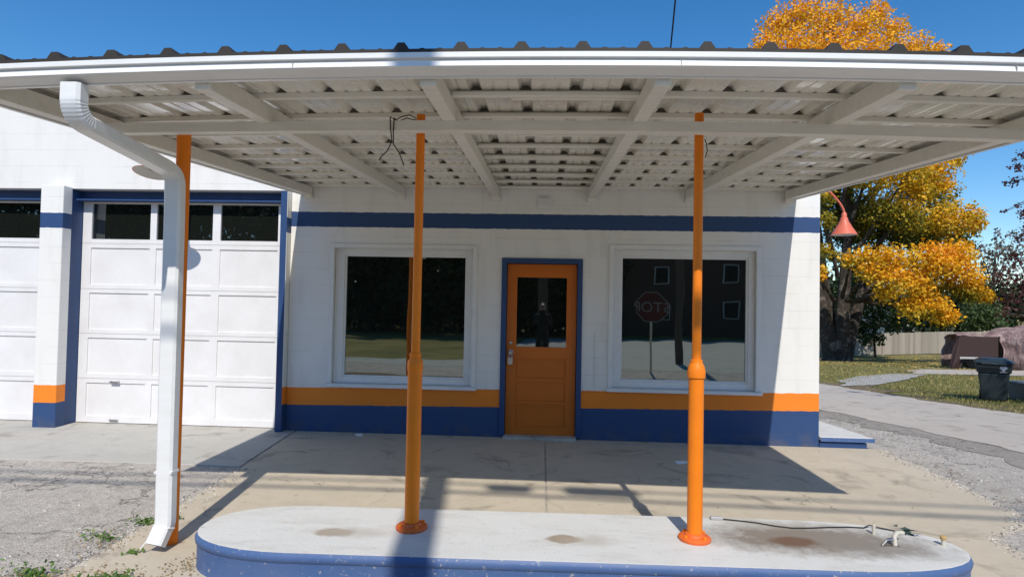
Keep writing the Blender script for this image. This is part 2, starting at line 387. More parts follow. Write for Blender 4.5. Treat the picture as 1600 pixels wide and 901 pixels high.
# ------------------------------------------------------------------ ground
BP = [(-400, -.6), (-24, -.6), (-3, -.22), (-.5, 0), (7, 0), (30, -1.05), (46, -1.85), (70, -2.2), (400, -2.5)]
def hgt(x, y):
    for (a, za), (b, zb) in zip(BP, BP[1:]):
        if y <= b:
            z = za + (zb - za) * (y - a) / (b - a); break
    k = min(1, max(0, (y - 30) / 14))
    return z + k * min(1.5, max(-.6, .045 * (x - 22)))
def sheet(name, rows, dz, mat, label=None, cat=None):
    """rows: (y, [x...]) draped on the terrain"""
    mb = MB(); n = len(rows[0][1])
    V = [(x, y, hgt(x, y) + dz) for y, xs in rows for x in xs]
    Fc = [(i * n + j, i * n + j + 1, (i + 1) * n + j + 1, (i + 1) * n + j) for i in range(len(rows) - 1) for j in range(n - 1)]
    mb.add(V, Fc); o = mb.build(name, mat); struct(o, label); return o
ys = sorted(set([-400, -200, -100, -60, -40, -24, -12, -6, -3, -.5, 3, 7, 12, 18, 24, 30, 33, 36, 39, 42, 44, 46, 52, 60, 70, 100, 160, 260, 400]))
xs = [-400, -200, -100, -60, -40, -20, -10, 0, 5, 8, 11, 14, 17, 20, 22, 24, 27, 30, 35, 40, 46, 52, 60, 80, 120, 200, 400]
sheet('ground', [(y, xs) for y in ys], -.012, 'lawn')
def frange(a, b, d):
    n = max(1, round((b - a) / d)); return [a + (b - a) * i / n for i in range(n + 1)]
def lerp_poly(pl, y):
    for (ya, xa), (yb, xb) in zip(pl, pl[1:]):
        if y <= yb: return xa + (xb - xa) * (y - ya) / (yb - ya)
    return pl[-1][1]
def ysplit(a, b, d): return sorted(set(frange(a, b, d)) | {q for q in (-24, -3, -.5, 7, 30) if a < q < b})
# alley and its edges
AL = [(-3, 6.6), (3, 5.85), (7, 5.5), (8.4, 5.3), (10.6, 4.9), (14, 4.6), (20, 4.4), (60, 3.5)]
AR = [(-3, 12.0), (3, 9.6), (7, 8.9), (10.65, 8.35), (12.7, 7.95), (16.3, 7.6), (22, 7.6), (60, 7.8)]
def rag(y, s): return .05 * math.sin(y * 5.1 + s) + .035 * math.sin(y * 11.7 + 2 * s) + .02 * math.sin(y * 29 + s)
rows = [(y, [lerp_poly(AL, y) + rag(y, 1) * .8, (lerp_poly(AL, y) + lerp_poly(AR, y)) / 2, lerp_poly(AR, y) + rag(y, 3)]) for y in ysplit(-3, 60, .2)]
sheet('alley_road', rows, .004, 'alley_concrete', 'pale worn alley running past the right side of the building')
rows = [(y, [-16, -8, 0, lerp_poly(AL, y) + .02]) for y in ysplit(-1.6, 24, .5)]
sheet('asphalt_lot', rows, -.006, 'old_asphalt', 'worn grey asphalt lot around the building')
rows = [(y, [lerp_poly(AL, y) - .62 + rag(y, 5) * 1.6 + .1 * math.sin(y), lerp_poly(AL, y) + .05]) for y in ysplit(2, 22, .12)]
sheet('asphalt_patch', rows, -.001, 'patch_asphalt', 'darker asphalt strip along the alley edge')
# street behind the camera, with a lawn corner on the left
def street_left(y):
    if y > -3.3: return -30
    if y > -6: return -30 + 28.5 * math.sin(math.pi / 2 * ((-3.3 - y) / 2.7)) ** .35
    return -1.5 + .3 * (y + 6) * -.1
rows = [(y, [street_left(y), max(4, street_left(y) + 2), 14, 45]) for y in ysplit(-24, -1.5, .15)]
sheet('street', rows, -.002, 'street_concrete', 'pale street behind the viewpoint')
# concrete slabs of the forecourt with open joints
CE = [(3.0, 3.15), (4.0, 3.2), (4.36, 3.24), (4.6, 3.58), (4.94, 3.81), (5.3, 3.86), (5.7, 3.88), (6.48, 3.9), (7.4, 3.98)]
def slab(name, poly, z=0.0, mat='concrete', label=None):
    o = MB().prism(poly, z - .05, z).build(name, mat, bevel=.004); return struct(o, label)
ex = [(lerp_poly(CE, y) + rag(y, 2) * .35, y) for y in frange(3.0, 7.0, .1)]
slab('apron_slab', [(.065, 2.95)] + ex + [(.065, 7.0)], 0, 'concrete', 'tan concrete slab of the forecourt, right of the joint')
lx = [(-2.68 + (y - 2.95) * -.045 + rag(y, 4) * .5, y) for y in frange(5.42, 2.95, .1)]
slab('apron_slab', [(.05, 2.95), (.05, 7.0), (-2.93, 7.0), (-2.86, 6.2), (-2.79, 5.44)] + lx, .002, 'concrete', 'tan concrete slab of the forecourt, left of the joint')
slab('garage_apron', [(-2.955, 7.0), (-2.955, 7.2), (-9.5, 7.2), (-9.5, 5.36), (-6, 5.40), (-4, 5.46), (-2.82, 5.45), (-2.89, 6.2)], .004, 'pale_concrete', 'pale concrete strip in front of the garage doors')
rows = [(y, [-9, -4.4 + rag(y, 1), -3 + rag(y, 2), -1.9]) for y in frange(2.2, 3.28, .1)]
rows = [(y, [-9, -4.2, -3.4, -2.5, -2.0 + .02 * (y - 2)]) for y in frange(1.6, 3.22, .1)]
def dirt():
    mb = MB(); pts = []
    top = [(-9 + i * .1, 3.12 + .05 * math.sin(i * 1.3) + .05 * math.sin(i * .37) - max(0, -6 - (-9 + i * .1)) * .1) for i in range(0, 73)]
    poly = [(-9, 1.5), (3, 1.5), (3, 3.05), (-1.8, 3.05)] + [(x, y) for x, y in reversed(top)]
    mb.prism(poly, -.03, .007); return struct(mb.build('dirt_strip', 'dirt'), 'bare dirt strip in front of the lot')
dirt()
rows = [(y, [lerp_poly(AR, y) - .1 + rag(y, 6), 9.8, 14, 60]) for y in ysplit(17.5, 18, .5)]
def fringe():
    rows = [(y, [lerp_poly(AR, y) - .02 + rag(y, 3), lerp_poly(AR, y) + .35, lerp_poly(AR, y) + .75 + .35 * math.sin(y * 1.7) + .25 * math.sin(y * 4.3) + rag(y, 8) * 2]) for y in ysplit(10.2, 26, .15)]
    sheet('dirt_fringe', rows, -.002, 'dirt', 'bare brown dirt along the far edge of the alley')
fringe()
# gravelly wash and driveway on the far side of the alley
def blob(name, pts, dz, mat, label):
    cx = sum(p[0] for p in pts) / len(pts); cyy = sum(p[1] for p in pts) / len(pts)
    ring = []
    for i in range(len(pts)):
        a, b = pts[i], pts[(i + 1) % len(pts)]
        for k in range(6):
            u = k / 6; x, y = a[0] + (b[0] - a[0]) * u, a[1] + (b[1] - a[1]) * u
            j = .12 * math.sin(x * 4.3 + y * 2.1) + .07 * math.sin(x * 9 - y * 7); ring.append((x + j, y + j * .7))
    V = [(cx, cyy, hgt(cx, cyy) + dz)]; n = len(ring); Fc = []
    for lev in range(1, 6):
        for x, y in ring:
            xx, yy = cx + (x - cx) * lev / 5, cyy + (y - cyy) * lev / 5; V.append((xx, yy, hgt(xx, yy) + dz))
    for i in range(n): Fc.append((0, 1 + i, 1 + (i + 1) % n))
    for lev in range(4):
        for i in range(n): Fc.append((1 + lev * n + i, 1 + (lev + 1) * n + i, 1 + (lev + 1) * n + (i + 1) % n, 1 + lev * n + (i + 1) % n))
    return struct(MB().add(V, Fc).build(name, mat), label)
blob('driveway', [(13.6, 22.3), (20, 22.9), (40, 23), (40, 27.0), (22, 26.9), (16, 25.8), (14.4, 24.0)], .006, 'alley_concrete', 'pale driveway crossing the lawn in front of the covered vehicle')
blob('gravel_wash', [(7.9, 15.9), (9.0, 16.4), (11.0, 18.6), (13.8, 22.0), (12.6, 21.9), (10.6, 20.2), (8.8, 17.9)], .010, 'gravel', 'patchy pale gravel spilled over the lawn edge')

# ------------------------------------------------------------------ the building
st = empty('service_station', (0, 7, 0), 'white painted block service station with navy and orange stripes, orange door and garage bays', 'building')
FW = 7.0
def wall_boxes(mb, x0, x1, z0, z1, y0, y1, holes):
    xsx = sorted({x0, x1} | {h for hh in holes for h in hh[:2]}); zsz = sorted({z0, z1} | {h for hh in holes for h in hh[2:]})
    # one watertight grid, so no face is doubled inside
    cells = {}
    for i in range(len(xsx) - 1):
        for k in range(len(zsz) - 1):
            mx, mz = (xsx[i] + xsx[i + 1]) / 2, (zsz[k] + zsz[k + 1]) / 2
            cells[i, k] = not any(h[0] < mx < h[1] and h[2] < mz < h[3] for h in holes)
    for (i, k), on in cells.items():
        if not on: continue
        a, b, c, d = xsx[i], xsx[i + 1], zsz[k], zsz[k + 1]
        mb.add([(a, y0, c), (b, y0, c), (b, y0, d), (a, y0, d)], [(0, 1, 2, 3)])
        mb.add([(a, y1, c), (b, y1, c), (b, y1, d), (a, y1, d)], [(3, 2, 1, 0)])
        if not cells.get((i - 1, k)): mb.add([(a, y0, c), (a, y0, d), (a, y1, d), (a, y1, c)], [(0, 1, 2, 3)])
        if not cells.get((i + 1, k)): mb.add([(b, y0, c), (b, y1, c), (b, y1, d), (b, y0, d)], [(0, 1, 2, 3)])
        if not cells.get((i, k - 1)): mb.add([(a, y0, c), (a, y1, c), (b, y1, c), (b, y0, c)], [(0, 1, 2, 3)])
        if not cells.get((i, k + 1)): mb.add([(a, y0, d), (b, y0, d), (b, y1, d), (a, y1, d)], [(0, 1, 2, 3)])
W1 = (-2.53, -.83, .585, 2.225); W2 = (.825, 2.49, .615, 2.255); DR = (-.47, .45, 0, 2.105)
mb = MB(); wall_boxes(mb, -3.07, 3.205, -.06, 3.7, FW, FW + .2, [W1, W2, (DR[0], DR[1], -.06, DR[3])])
mb.box(3.005, 3.205, FW + .2, 15, -.8, 3.7); mb.box(-3.07, 3.005, 14.8, 15, -.8, 3.7)
mb.build('wall', 'office_paint', st)
MB().box(-3.07, 3.25, FW + .05, 15.05, 3.7, 3.78).build('roof', 'roof_dark', st)
MB().box(-3.1, 3.24, FW - .035, FW + .045, 3.66, 3.79).build('roof_coping', 'white_trim', st, bevel=.006)
# garage wing: wall plane at 6.89, pilasters in front of it
GY = 6.89
mb = MB(); wall_boxes(mb, -12.4, -3.075, -.06, 4.1, GY, GY + .25, [(-5.80, -3.079, -.06, 2.885), (-8.82, -6.06, -.06, 2.885), (-11.9, -9.2, -.06, 2.885)])
mb.box(-12.4, -12.2, GY + .25, 16, -.8, 4.1); mb.box(-12.2, -3.075, 15.8, 16, -.8, 4.1); mb.box(-3.275, -3.075, GY + .25, 15.8, 3.0, 4.1)
mb.build('garage_wall', 'garage_paint', st)
MB().box(-12.45, -3.02, GY + .1, 16.05, 4.1, 4.18).build('roof', 'roof_dark', st)
MB().box(-6.05, -5.765, 6.75, GY - .001, -.06, 2.90).build('pilaster', 'garage_paint', st, bevel=.008)
MB().box(-9.15, -8.865, 6.75, GY - .001, -.06, 2.90).build('pilaster', 'garage_paint', st, bevel=.008)
# office windows
def window(x0, x1, z0, z1, gx0, gx1, gz0, gz1):
    y0 = FW + .015; y1 = FW + .10
    fr = MB()
    f = 0.0
    fr.box(x0 + .003, gx0, y0 + .035, y1, z0 + .003, z1 - .003); fr.box(gx1, x1 - .003, y0 + .035, y1, z0 + .003, z1 - .003)
    fr.box(gx0, gx1, y0 + .035, y1, gz1, z1 - .003); fr.box(gx0, gx1, y0 + .035, y1, z0 + .003, gz0)
    o = fr.build('window', 'white_trim', st, bevel=.004)
    # inner glazing bead
    b = MB(); e = .022
    b.box(gx0 - .004, gx0 + e, y0 + .055, y1 - .012, gz0, gz1); b.box(gx1 - e, gx1 + .004, y0 + .055, y1 - .012, gz0, gz1)
    b.box(gx0 + e, gx1 - e, y0 + .055, y1 - .012, gz1 - e, gz1 + .004); b.box(gx0 + e, gx1 - e, y0 + .055, y1 - .012, gz0 - .004, gz0 + e)
    b.build('glazing_bead', 'white_trim', o, bevel=.003)
    MB().box(gx0 - .002, gx1 + .002, y1 - .012, y1 + .01, gz0 - .002, gz1 + .002).build('pane', 'window_glass', o)
    # casing, standing a little proud of the wall
    c = MB(); t = .045
    c.box(x0 - t, x0 + .006, FW - .018, FW + .03, z0 - .0, z1 + t); c.box(x1 - .006, x1 + t, FW - .018, FW + .03, z0, z1 + t)
    c.box(x0 + .006, x1 - .006, FW - .018, FW + .03, z1 - .006, z1 + t)
    c.build('casing', 'white_trim', o, bevel=.004)
    MB().box(x0 - .06, x1 + .06, FW - .055, FW + .035, z0 - .04, z0 - .001).build('sill', 'white_trim', o, bevel=.006)
    return o
window(*W1, -2.415, -.915, .66, 2.145)
window(*W2, .925, 2.415, .695, 2.17)
# front door
dx0, dx1, dz1 = -.422, .405, 2.058
fr = MB(); fr.box(DR[0] - .02, dx0 - .006, FW - .02, FW + .12, 0.02, DR[3] + .0); fr.box(dx1 + .006, DR[1] + .02, FW - .02, FW + .12, .02, DR[3])
fr.box(DR[0] - .02, DR[1] + .02, FW - .021, FW + .12, dz1 + .006, DR[3] + .02)
door = MB()
gx0, gx1, gz0, gz1 = -.305, .288, 1.07, 1.90
Y0 = FW + .05; Y1 = FW + .095
holes = [(gx0, gx1, gz0, gz1), (-.30, .285, .70, .93), (-.30, .285, .43, .655), (-.30, .285, .13, .385)]
wall_boxes(door, dx0, dx1, .03, dz1, Y0, Y1, holes)
d = door.build('door', 'door_orange', st, bevel=.006)
pn = MB()
for h in holes[1:]: pn.box(h[0] - .0, h[1] + .0, Y0 + .018, Y1 - .008, h[2], h[3])
pn.build('door_panel', 'door_orange', d, bevel=.002)
MB().box(gx0, gx1, Y0 + .02, Y0 + .03, gz0, gz1).build('pane', 'door_glass', d)
MB().lathe((-.372, Y0 - .004, 1.115), [(.022, 0), (.022, .008), (.016, .014)], 16, tilt=Matrix.Rotation(math.pi / 2, 3, 'X')).build('deadbolt', 'steel', d, True)
MB().lathe((-.370, Y0 + .0, 1.0), [(.033, 0), (.033, .008), (.014, .012), (.014, .04), (.028, .05), (.030, .065), (.022, .078)], 18, tilt=Matrix.Rotation(math.pi / 2, 3, 'X')).build('door_knob', 'steel', d, True)
MB().box(-.398, -.342, Y0 - .085, Y0 - .045, .865, .945).tube([(-.388, Y0 - .06, .94), (-.388, Y0 - .05, .985), (-.352, Y0 - .05, .985), (-.352, Y0 - .06, .94)], .005, 6).build('lock_box', 'steel', d, bevel=.006)
fro = fr.build('door_frame', 'navy_paint', st, bevel=.005)
MB().box(-.44, .42, FW - .10, FW + .14, -.01, .028).build('door_sill', 'pale_concrete', st, bevel=.006)
# vent, conduit
v = MB().box(-.075, .075, FW - .05, FW - .001, 2.715, 2.845).build('wall_vent', 'white_trim', st, bevel=.008)
sl = MB()
for i in range(4): sl.box(-.05, .05, FW - .058, FW - .047, 2.738 + i * .025, 2.750 + i * .025)
sl.build('louvre', 'white_trim', v)
MB().box(.625, .645, FW - .012, FW - .001, .62, 1.26).build('conduit', 'office_paint', st, bevel=.003)
# garage bays
def bay(x0, x1, dxa, dxb, cols):
    ztop = 2.885
    fy = GY + .012
    j = MB(); j.box(x0 + .002, dxa - .004, GY + .004, GY + .27, -.0, ztop - .002); j.box(dxb + .004, x1 - .002, GY + .004, GY + .27, 0, ztop - .002)
    j.box(dxa - .004, dxb + .004, GY + .165, GY + .27, 2.757, ztop - .002)
    j.box(dxa - .004, dxb + .004, GY + .06, GY + .164, 2.752, 2.772)
    j.build('door_jamb', 'navy_paint', st, bevel=.004)
    Yd = GY + .19; D = MB()
    rows_ = [(2.29, 2.735), (1.72, 2.18), (1.162, 1.617), (.613, 1.058), (.09, .50)]
    hol = [(a, b, z0, z1) for a, b in cols for z0, z1 in rows_]
    wall_boxes(D, dxa, dxb, .012, 2.754, Yd, Yd + .05, hol)
    o = D.build('garage_door', 'white_door', st, bevel=.004)
    P = MB(); G = MB()
    for a, b in cols:
        for z0, z1 in rows_[1:]:
            P.box(a, b, Yd + .014, Yd + .045, z0, z1)
        G.box(a, b, Yd + .018, Yd + .04, 2.29, 2.735)
    P.build('door_panel', 'white_door', o)
    for a, b in cols: MB().box(a, b, Yd + .018, Yd + .04, 2.29, 2.735).build('pane', 'garage_glass', o)
    S = MB()
    for z in (2.236, 1.668, 1.112, .556): S.box(dxa, dxb, Yd - .0012, Yd + .003, z - .0028, z + .0028)
    S.build('section_joint', 'bumper_grey', o)
    MB().box(dxa, dxb, Yd + .005, Yd + .045, -.002, .012).build('bottom_seal', 'cable', o)
    cx = (cols[0][0] + cols[0][1]) / 2
    MB().box(cx - .055, cx + .055, Yd - .035, Yd - .01, .507, .525).box(cx - .055, cx - .04, Yd - .012, Yd, .505, .53).box(cx + .04, cx + .055, Yd - .012, Yd, .505, .53).build('door_handle', 'steel', o, bevel=.003)
    MB().box(cx - .055, cx + .055, Yd - .02, Yd, .035, .055).build('lift_handle', 'steel', o, bevel=.003)
    return o
bay(-5.80, -3.079, -5.775, -3.165, [(-5.66, -4.90), (-4.82, -4.10), (-4.0, -3.27)])
bay(-8.82, -6.06, -8.79, -6.09, [(-8.67, -7.90), (-7.81, -7.06), (-6.96, -6.22)])
bay(-11.9, -9.2, -11.87, -9.23, [(-11.76, -10.99), (-10.9, -10.2), (-10.1, -9.35)])

# ------------------------------------------------------------------ canopy
cp = empty('forecourt_canopy', (0, 3.6, 0), 'white metal roofed canopy on orange pipe posts with white gutter along its front', 'canopy')
def zr(y): return 2.852 - .0545 * (7 - y)                     # underside of the rafters
def sag(p):
    k = min(1, max(0, (7 - p[1]) / 4.26)); return (p[0], p[1], p[2] + k * (.018 - .0075 * p[0] ** 2))
XA, XB, YF, SHZ = -2.94, 2.925, 2.80, .134
for i in range(6):
    x = -2.855 + 1.1378 * i
    mb = MB(); n = 12; V = []
    mb.sweep([(x, y, zr(y)) for y in frange(YF + .03, 6.985, .35)], [(-.04, 0), (-.04, .10), (.04, .10), (.04, 0)], 'y').deform(sag)
    o = mb.build('rafter', 'painted_timber', cp, bevel=.004)
    MB().box(x - .05, x + .05, 6.93, 6.998, zr(6.95) - .045, zr(6.95) - .002).build('hanger', 'painted_timber', o, bevel=.003)
for k in range(10):
    y = 2.90 + .448 * k; z = zr(y) + .101
    mb = MB().box(XA + .01, XB - .01, y - .019, y + .019, z, z + .0305, nx=40).deform(sag)
    mb.build('purlin', 'painted_timber', cp, bevel=.002)
    if k > 0:
        mb = MB().box(-.535, .52, y - .052, y - .021, z - .010, z + .012, nx=8)
        if k % 2: mb.box(-.2, .52, y + .021, y + .05, z - .004, z + .016, nx=6)
        mb.deform(sag).build('batten', 'painted_timber', cp, bevel=.002)
# ribbed sheet
pit = .285; prof = []
x = XA; kk = math.floor((XA - .4516) / pit); pts = []
for q in range(kk, kk + 24):
    c = .4516 + q * pit
    for dx, dz in ((-.038, 0), (-.016, .031), (.016, .031), (.038, 0), (.085, 0), (.095, .004), (.105, .004), (.115, 0), (.170, 0), (.180, .004), (.190, .004), (.200, 0)):
        pts.append((c + dx, dz))
pts = [(a, b) for a, b in pts if XA <= a <= XB]; pts = [(XA, 0)] + pts + [(XB, 0)]
ysr = frange(2.73, 6.995, .4); V = []; Fc = []; n = len(pts)
for y in ysr:
    for a, b in pts: V.append(sag((a, y, zr(y) + SHZ + b)))
for i in range(len(ysr) - 1):
    for j in range(n - 1): Fc.append((i * n + j, (i + 1) * n + j, (i + 1) * n + j + 1, i * n + j + 1))
sh = MB().add(V, Fc).build('roof_sheet', ['white_metal', 'roof_dark'], cp)
sm = sh.modifiers.new('solid', 'SOLIDIFY'); sm.thickness = .004; sm.offset = 0; sm.material_offset = -0
# top skin in weathered dark coating
V2 = [(a, b, c + .005) for a, b, c in V]
MB().add(V2, [f[::-1] for f in Fc]).build('roof_coating', 'roof_dark', cp)
def rib_shade_strip(y, th, lo, hi, name, parent):  # dark strip shaped to the ribs, standing in for shade in their gaps
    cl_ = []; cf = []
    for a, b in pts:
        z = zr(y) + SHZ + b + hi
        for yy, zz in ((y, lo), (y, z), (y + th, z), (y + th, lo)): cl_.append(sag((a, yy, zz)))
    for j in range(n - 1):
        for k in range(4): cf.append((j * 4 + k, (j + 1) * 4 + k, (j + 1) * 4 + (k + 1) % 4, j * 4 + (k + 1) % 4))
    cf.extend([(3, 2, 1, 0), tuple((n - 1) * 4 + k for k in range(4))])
    return MB().add(cl_, cf).build(name, 'rib_shade_dark', parent)
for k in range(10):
    y = 2.90 + .448 * k; rib_shade_strip(y - .006, .02, zr(y) + .1305, -.0025, 'rib_gap_shade', cp)  # added above each purlin so the rib gaps look shaded
cl_ = []; cf = []
for a, b in pts:
    z = zr(2.722) + SHZ + b + .006
    for yy, zz in ((2.719, 2.725), (2.719, z), (2.75, z + .002), (2.75, 2.725)): cl_.append(sag((a, yy, zz)))
for j in range(n - 1):
    for k in range(4): cf.append((j * 4 + k, (j + 1) * 4 + k, (j + 1) * 4 + (k + 1) % 4, j * 4 + (k + 1) % 4))
cf += [(3, 2, 1, 0), tuple((n - 1) * 4 + k for k in range(4))]
MB().add(cl_, cf).build('closure_strip', 'roof_dark', cp)
# beam under the rafters, in front of the posts
mb = MB().box(-2.73, 2.74, 3.50, 3.56, 2.605, 2.668, nx=30).deform(lambda p: (p[0], p[1], p[2] + .014 - .006 * p[0] ** 2 if p[0] > 0 else p[2] + .014 - .0035 * p[0] ** 2))
mb.build('beam', 'painted_timber', cp, bevel=.003)
# outer barge trims
for sx, x in ((-1, XA), (1, XB)):
    mb = MB().sweep([(x, y, zr(y)) for y in frange(YF, 6.99, .35)], [(-.012, .0), (-.012, .150), (.012, .150), (.012, 0)], 'y').deform(sag)
    mb.build('barge_board', 'white_trim', cp, bevel=.003)
# gutter: K profile swept along x
gp = [(2.800, 2.736), (2.796, 2.736), (2.796, 2.668), (2.738, 2.680), (2.728, 2.684), (2.731, 2.706), (2.739, 2.716), (2.718, 2.719), (2.717, 2.739),
      (2.713, 2.740), (2.713, 2.716), (2.733, 2.713), (2.727, 2.705), (2.720, 2.678), (2.734, 2.672), (2.800, 2.660)]
mb = MB(); mb.sweep([(x, 0, 0) for x in frange(XA - .03, XB + .03, .12)], gp, 'x').deform(sag)
gut = mb.build('gutter', 'gutter_white', cp)
mb = MB().box(XA, XB, 2.802, 2.822, 2.655, 2.755, nx=40).deform(sag); mb.build('fascia', 'gutter_white', cp)
for x in (-1.21, .62, 2.1): MB().box(x - .002, x + .002, 2.7175, 2.73, 2.682, 2.704).deform(sag).build('gutter_joint', 'bumper_grey', gut)
# downspout (two elbows and a kick-out at the foot)
def rect_path(pts, wx, wy, corr):
    V = []; n = 8
    P = [Vector(p) for p in pts]
    for i, p in enumerate(P):
        d = (P[min(i + 1, len(P) - 1)] - P[max(0, i - 1)]).normalized(); sx = Vector((1, 0, 0)); sx = (sx - d * sx.dot(d)).normalized(); up = d.cross(sx)
        s_ = 1 - (.035 if corr[i] else 0); a, b, c = wx / 2 * s_, wy / 2 * s_, .012
        for u, v_ in ((a - c, b), (a, b - c), (a, -b + c), (a - c, -b), (-a + c, -b), (-a, -b + c), (-a, b - c), (-a + c, b)): V.append(p + sx * u + up * v_)
    Fc = [(i * n + k, i * n + (k + 1) % n, (i + 1) * n + (k + 1) % n, (i + 1) * n + k) for i in range(len(P) - 1) for k in range(n)]
    return MB().add(V, Fc)
def arc(c, r, a0, a1, n, x0, x1):
    return [(x0 + (x1 - x0) * i / n, c[0] + r * math.cos(a0 + (a1 - a0) * i / n), c[1] + r * math.sin(a0 + (a1 - a0) * i / n)) for i in range(n + 1)]
pts = [(-2.335, 2.775, 2.625), (-2.335, 2.775, 2.545)]; cor = [0, 0]
A = arc((2.865, 2.54), .09, math.pi, math.pi * 1.5 - .16, 18, -2.335, -2.333); pts += A; cor += [i % 2 for i in range(len(A))]
pts += [(-2.365, 3.535, 2.39)]; cor += [0]
A = arc((3.54, 2.308), .078, math.pi / 2 - .16, 0, 18, -2.362, -2.352); pts += A; cor += [i % 2 for i in range(len(A))]
pts += [(-2.348, 3.618, 2.10), (-2.343, 3.618, .40), (-2.341, 3.618, .20)]; cor += [0, 0, 0]
A = arc((3.553, .17), .065, 0, -.75, 8, -2.342, -2.350); pts += A; cor += [0] * len(A)
pts += [(-2.355, 3.575, .085), (-2.36, 3.555, .052)]; cor += [0, 0]
dsp = rect_path(pts, .102, .073, cor).build('downspout', 'gutter_white', cp)
smod = dsp.modifiers.new('solid', 'SOLIDIFY'); smod.thickness = .003; smod.offset = -1
MB().box(-2.400, -2.287, 3.5785, 3.6585, .48, .495).build('strap', 'gutter_white', dsp)
MB().tube([(-2.43, 3.52, .04), (-2.40, 3.545, .09), (-2.35, 3.565, .13), (-2.29, 3.58, .15), (-2.275, 3.61, .14)], .004, 6).build('tie_wire', 'paper', dsp)
# posts
def pipe_post(x, y, ztop, zb, r0=.0445, r1=.027, zc=1.17, cw=1.0):
    mb = MB().lathe((x, y, 0), [(r0, zb + .02), (r0, zc)], 24, cap=False)
    mb.lathe((x, y, 0), [(r1, zc + .06), (r1, ztop)], 20)
    o = mb.build('post', 'orange_paint', cp, True)
    MB().lathe((x, y, 0), [(r0, zc - .012), (r0 + .008 * cw, zc - .008), (r0 + .009 * cw, zc + .028), (r0 + .004 * cw, zc + .05), (r1 + .016 * cw, zc + .068), (r1 + .008, zc + .08), (r1 + .009, zc + .096), (r1, zc + .10)], 24, cap=False).build('collar', 'orange_paint', o, True)
    fl = MB().lathe((x, y, 0), [(.093, zb), (.095, zb + .004), (.095, zb + .016), (.085, zb + .024), (.062, zb + .026), (.056, zb + .04), (r0, zb + .044)], 28).build('flange', 'flange_paint', o, True)
    for k in range(4): MB().lathe((x + .075 * math.cos(.6 + k * 1.571), y + .075 * math.sin(.6 + k * 1.571), 0), [(.011, zb + .02), (.011, zb + .036), (.006, zb + .038)], 6).build('bolt', 'orange_paint', o)
    return o
P1 = pipe_post(-.775, 3.60, 2.742, .2, cw=.35)
pipe_post(.930, 3.60, 2.755, .2)
MB().lathe((-2.364, 3.715, 0), [(.0425, 0), (.0425, 2.69)], 20).build('post', 'orange_paint', cp, True)
wr = MB().tube([(-.80, 3.585, 2.715), (-.84, 3.57, 2.735), (-.89, 3.565, 2.72), (-.925, 3.565, 2.70), (-.94, 3.49, 2.695), (-.935, 3.488, 2.62), (-.925, 3.487, 2.55), (-.95, 3.486, 2.49), (-.99, 3.486, 2.45), (-1.0, 3.486, 2.43)], .0035, 6)
wr.tube([(-.80, 3.585, 2.705), (-.86, 3.57, 2.715), (-.91, 3.565, 2.69), (-.915, 3.49, 2.69), (-.918, 3.488, 2.60), (-.915, 3.487, 2.53), (-.88, 3.486, 2.48), (-.86, 3.486, 2.43), (-.85, 3.486, 2.40)], .0035, 6)
wr.build('loose_wire', 'cable', cp)
MB().tube([(.965, 3.60, 2.60), (.975, 3.60, 2.57), (.98, 3.60, 2.53), (.97, 3.60, 2.49)], .003, 6).build('loose_wire', 'cable', cp)

# ------------------------------------------------------------------ pump island
isl = empty('pump_island', (.25, 3.58, 0), 'long rounded pump island with dirty white top and blue painted rim under the canopy', 'kerb')
def stadium(x0, x1, yc, hw, rx, sk, n=20, grow=0.0):
    out = []
    for cx, a0, rx in ((x1 - rx * 1.35, -math.pi / 2, rx * 1.35), (x0 + rx * 1.05, math.pi / 2, rx * 1.05)):
        for i in range(n + 1):
            a = a0 + math.pi * i / n
            ca, sa = math.cos(a), math.sin(a)
            out.append((cx + (rx + grow) * abs(ca) ** .93 * (1 if ca > 0 else -1), yc + sk * cx + (hw + grow) * abs(sa) ** .9 * (1 if sa > 0 else -1)))
    return out
top = stadium(-2.045, 2.475, 3.59, .365, .62, .022)
n = len(top)
mid = stadium(-2.045, 2.475, 3.59, .365, .62, .022, grow=.018); bot = stadium(-2.045, 2.475, 3.59, .365, .62, .022, grow=.004)
MB().add([(x, y, .2) for x, y in top] + [(x, y, .1985) for x, y in stadium(-2.045, 2.475, 3.59, .365, .62, .022, grow=.006)],
         [tuple(range(n))] + [(i, n + i, n + (i + 1) % n, (i + 1) % n) for i in range(n)]).build('island_top', 'island_white', isl)
g = lambda gr, z: [(x, y, z) for x, y in stadium(-2.045, 2.475, 3.59, .365, .62, .022, grow=gr)]
lv = [g(.006, .198), g(.016, .184), g(.020, .170), g(.018, .152), g(.008, .142), g(.006, .02), g(.012, -.03)]
V = [p for L_ in lv for p in L_]
MB().add(V, [(k * n + i, (k + 1) * n + i, (k + 1) * n + (i + 1) % n, k * n + (i + 1) % n) for k in range(len(lv) - 1) for i in range(n)]).build('rim', 'island_blue', isl, True)

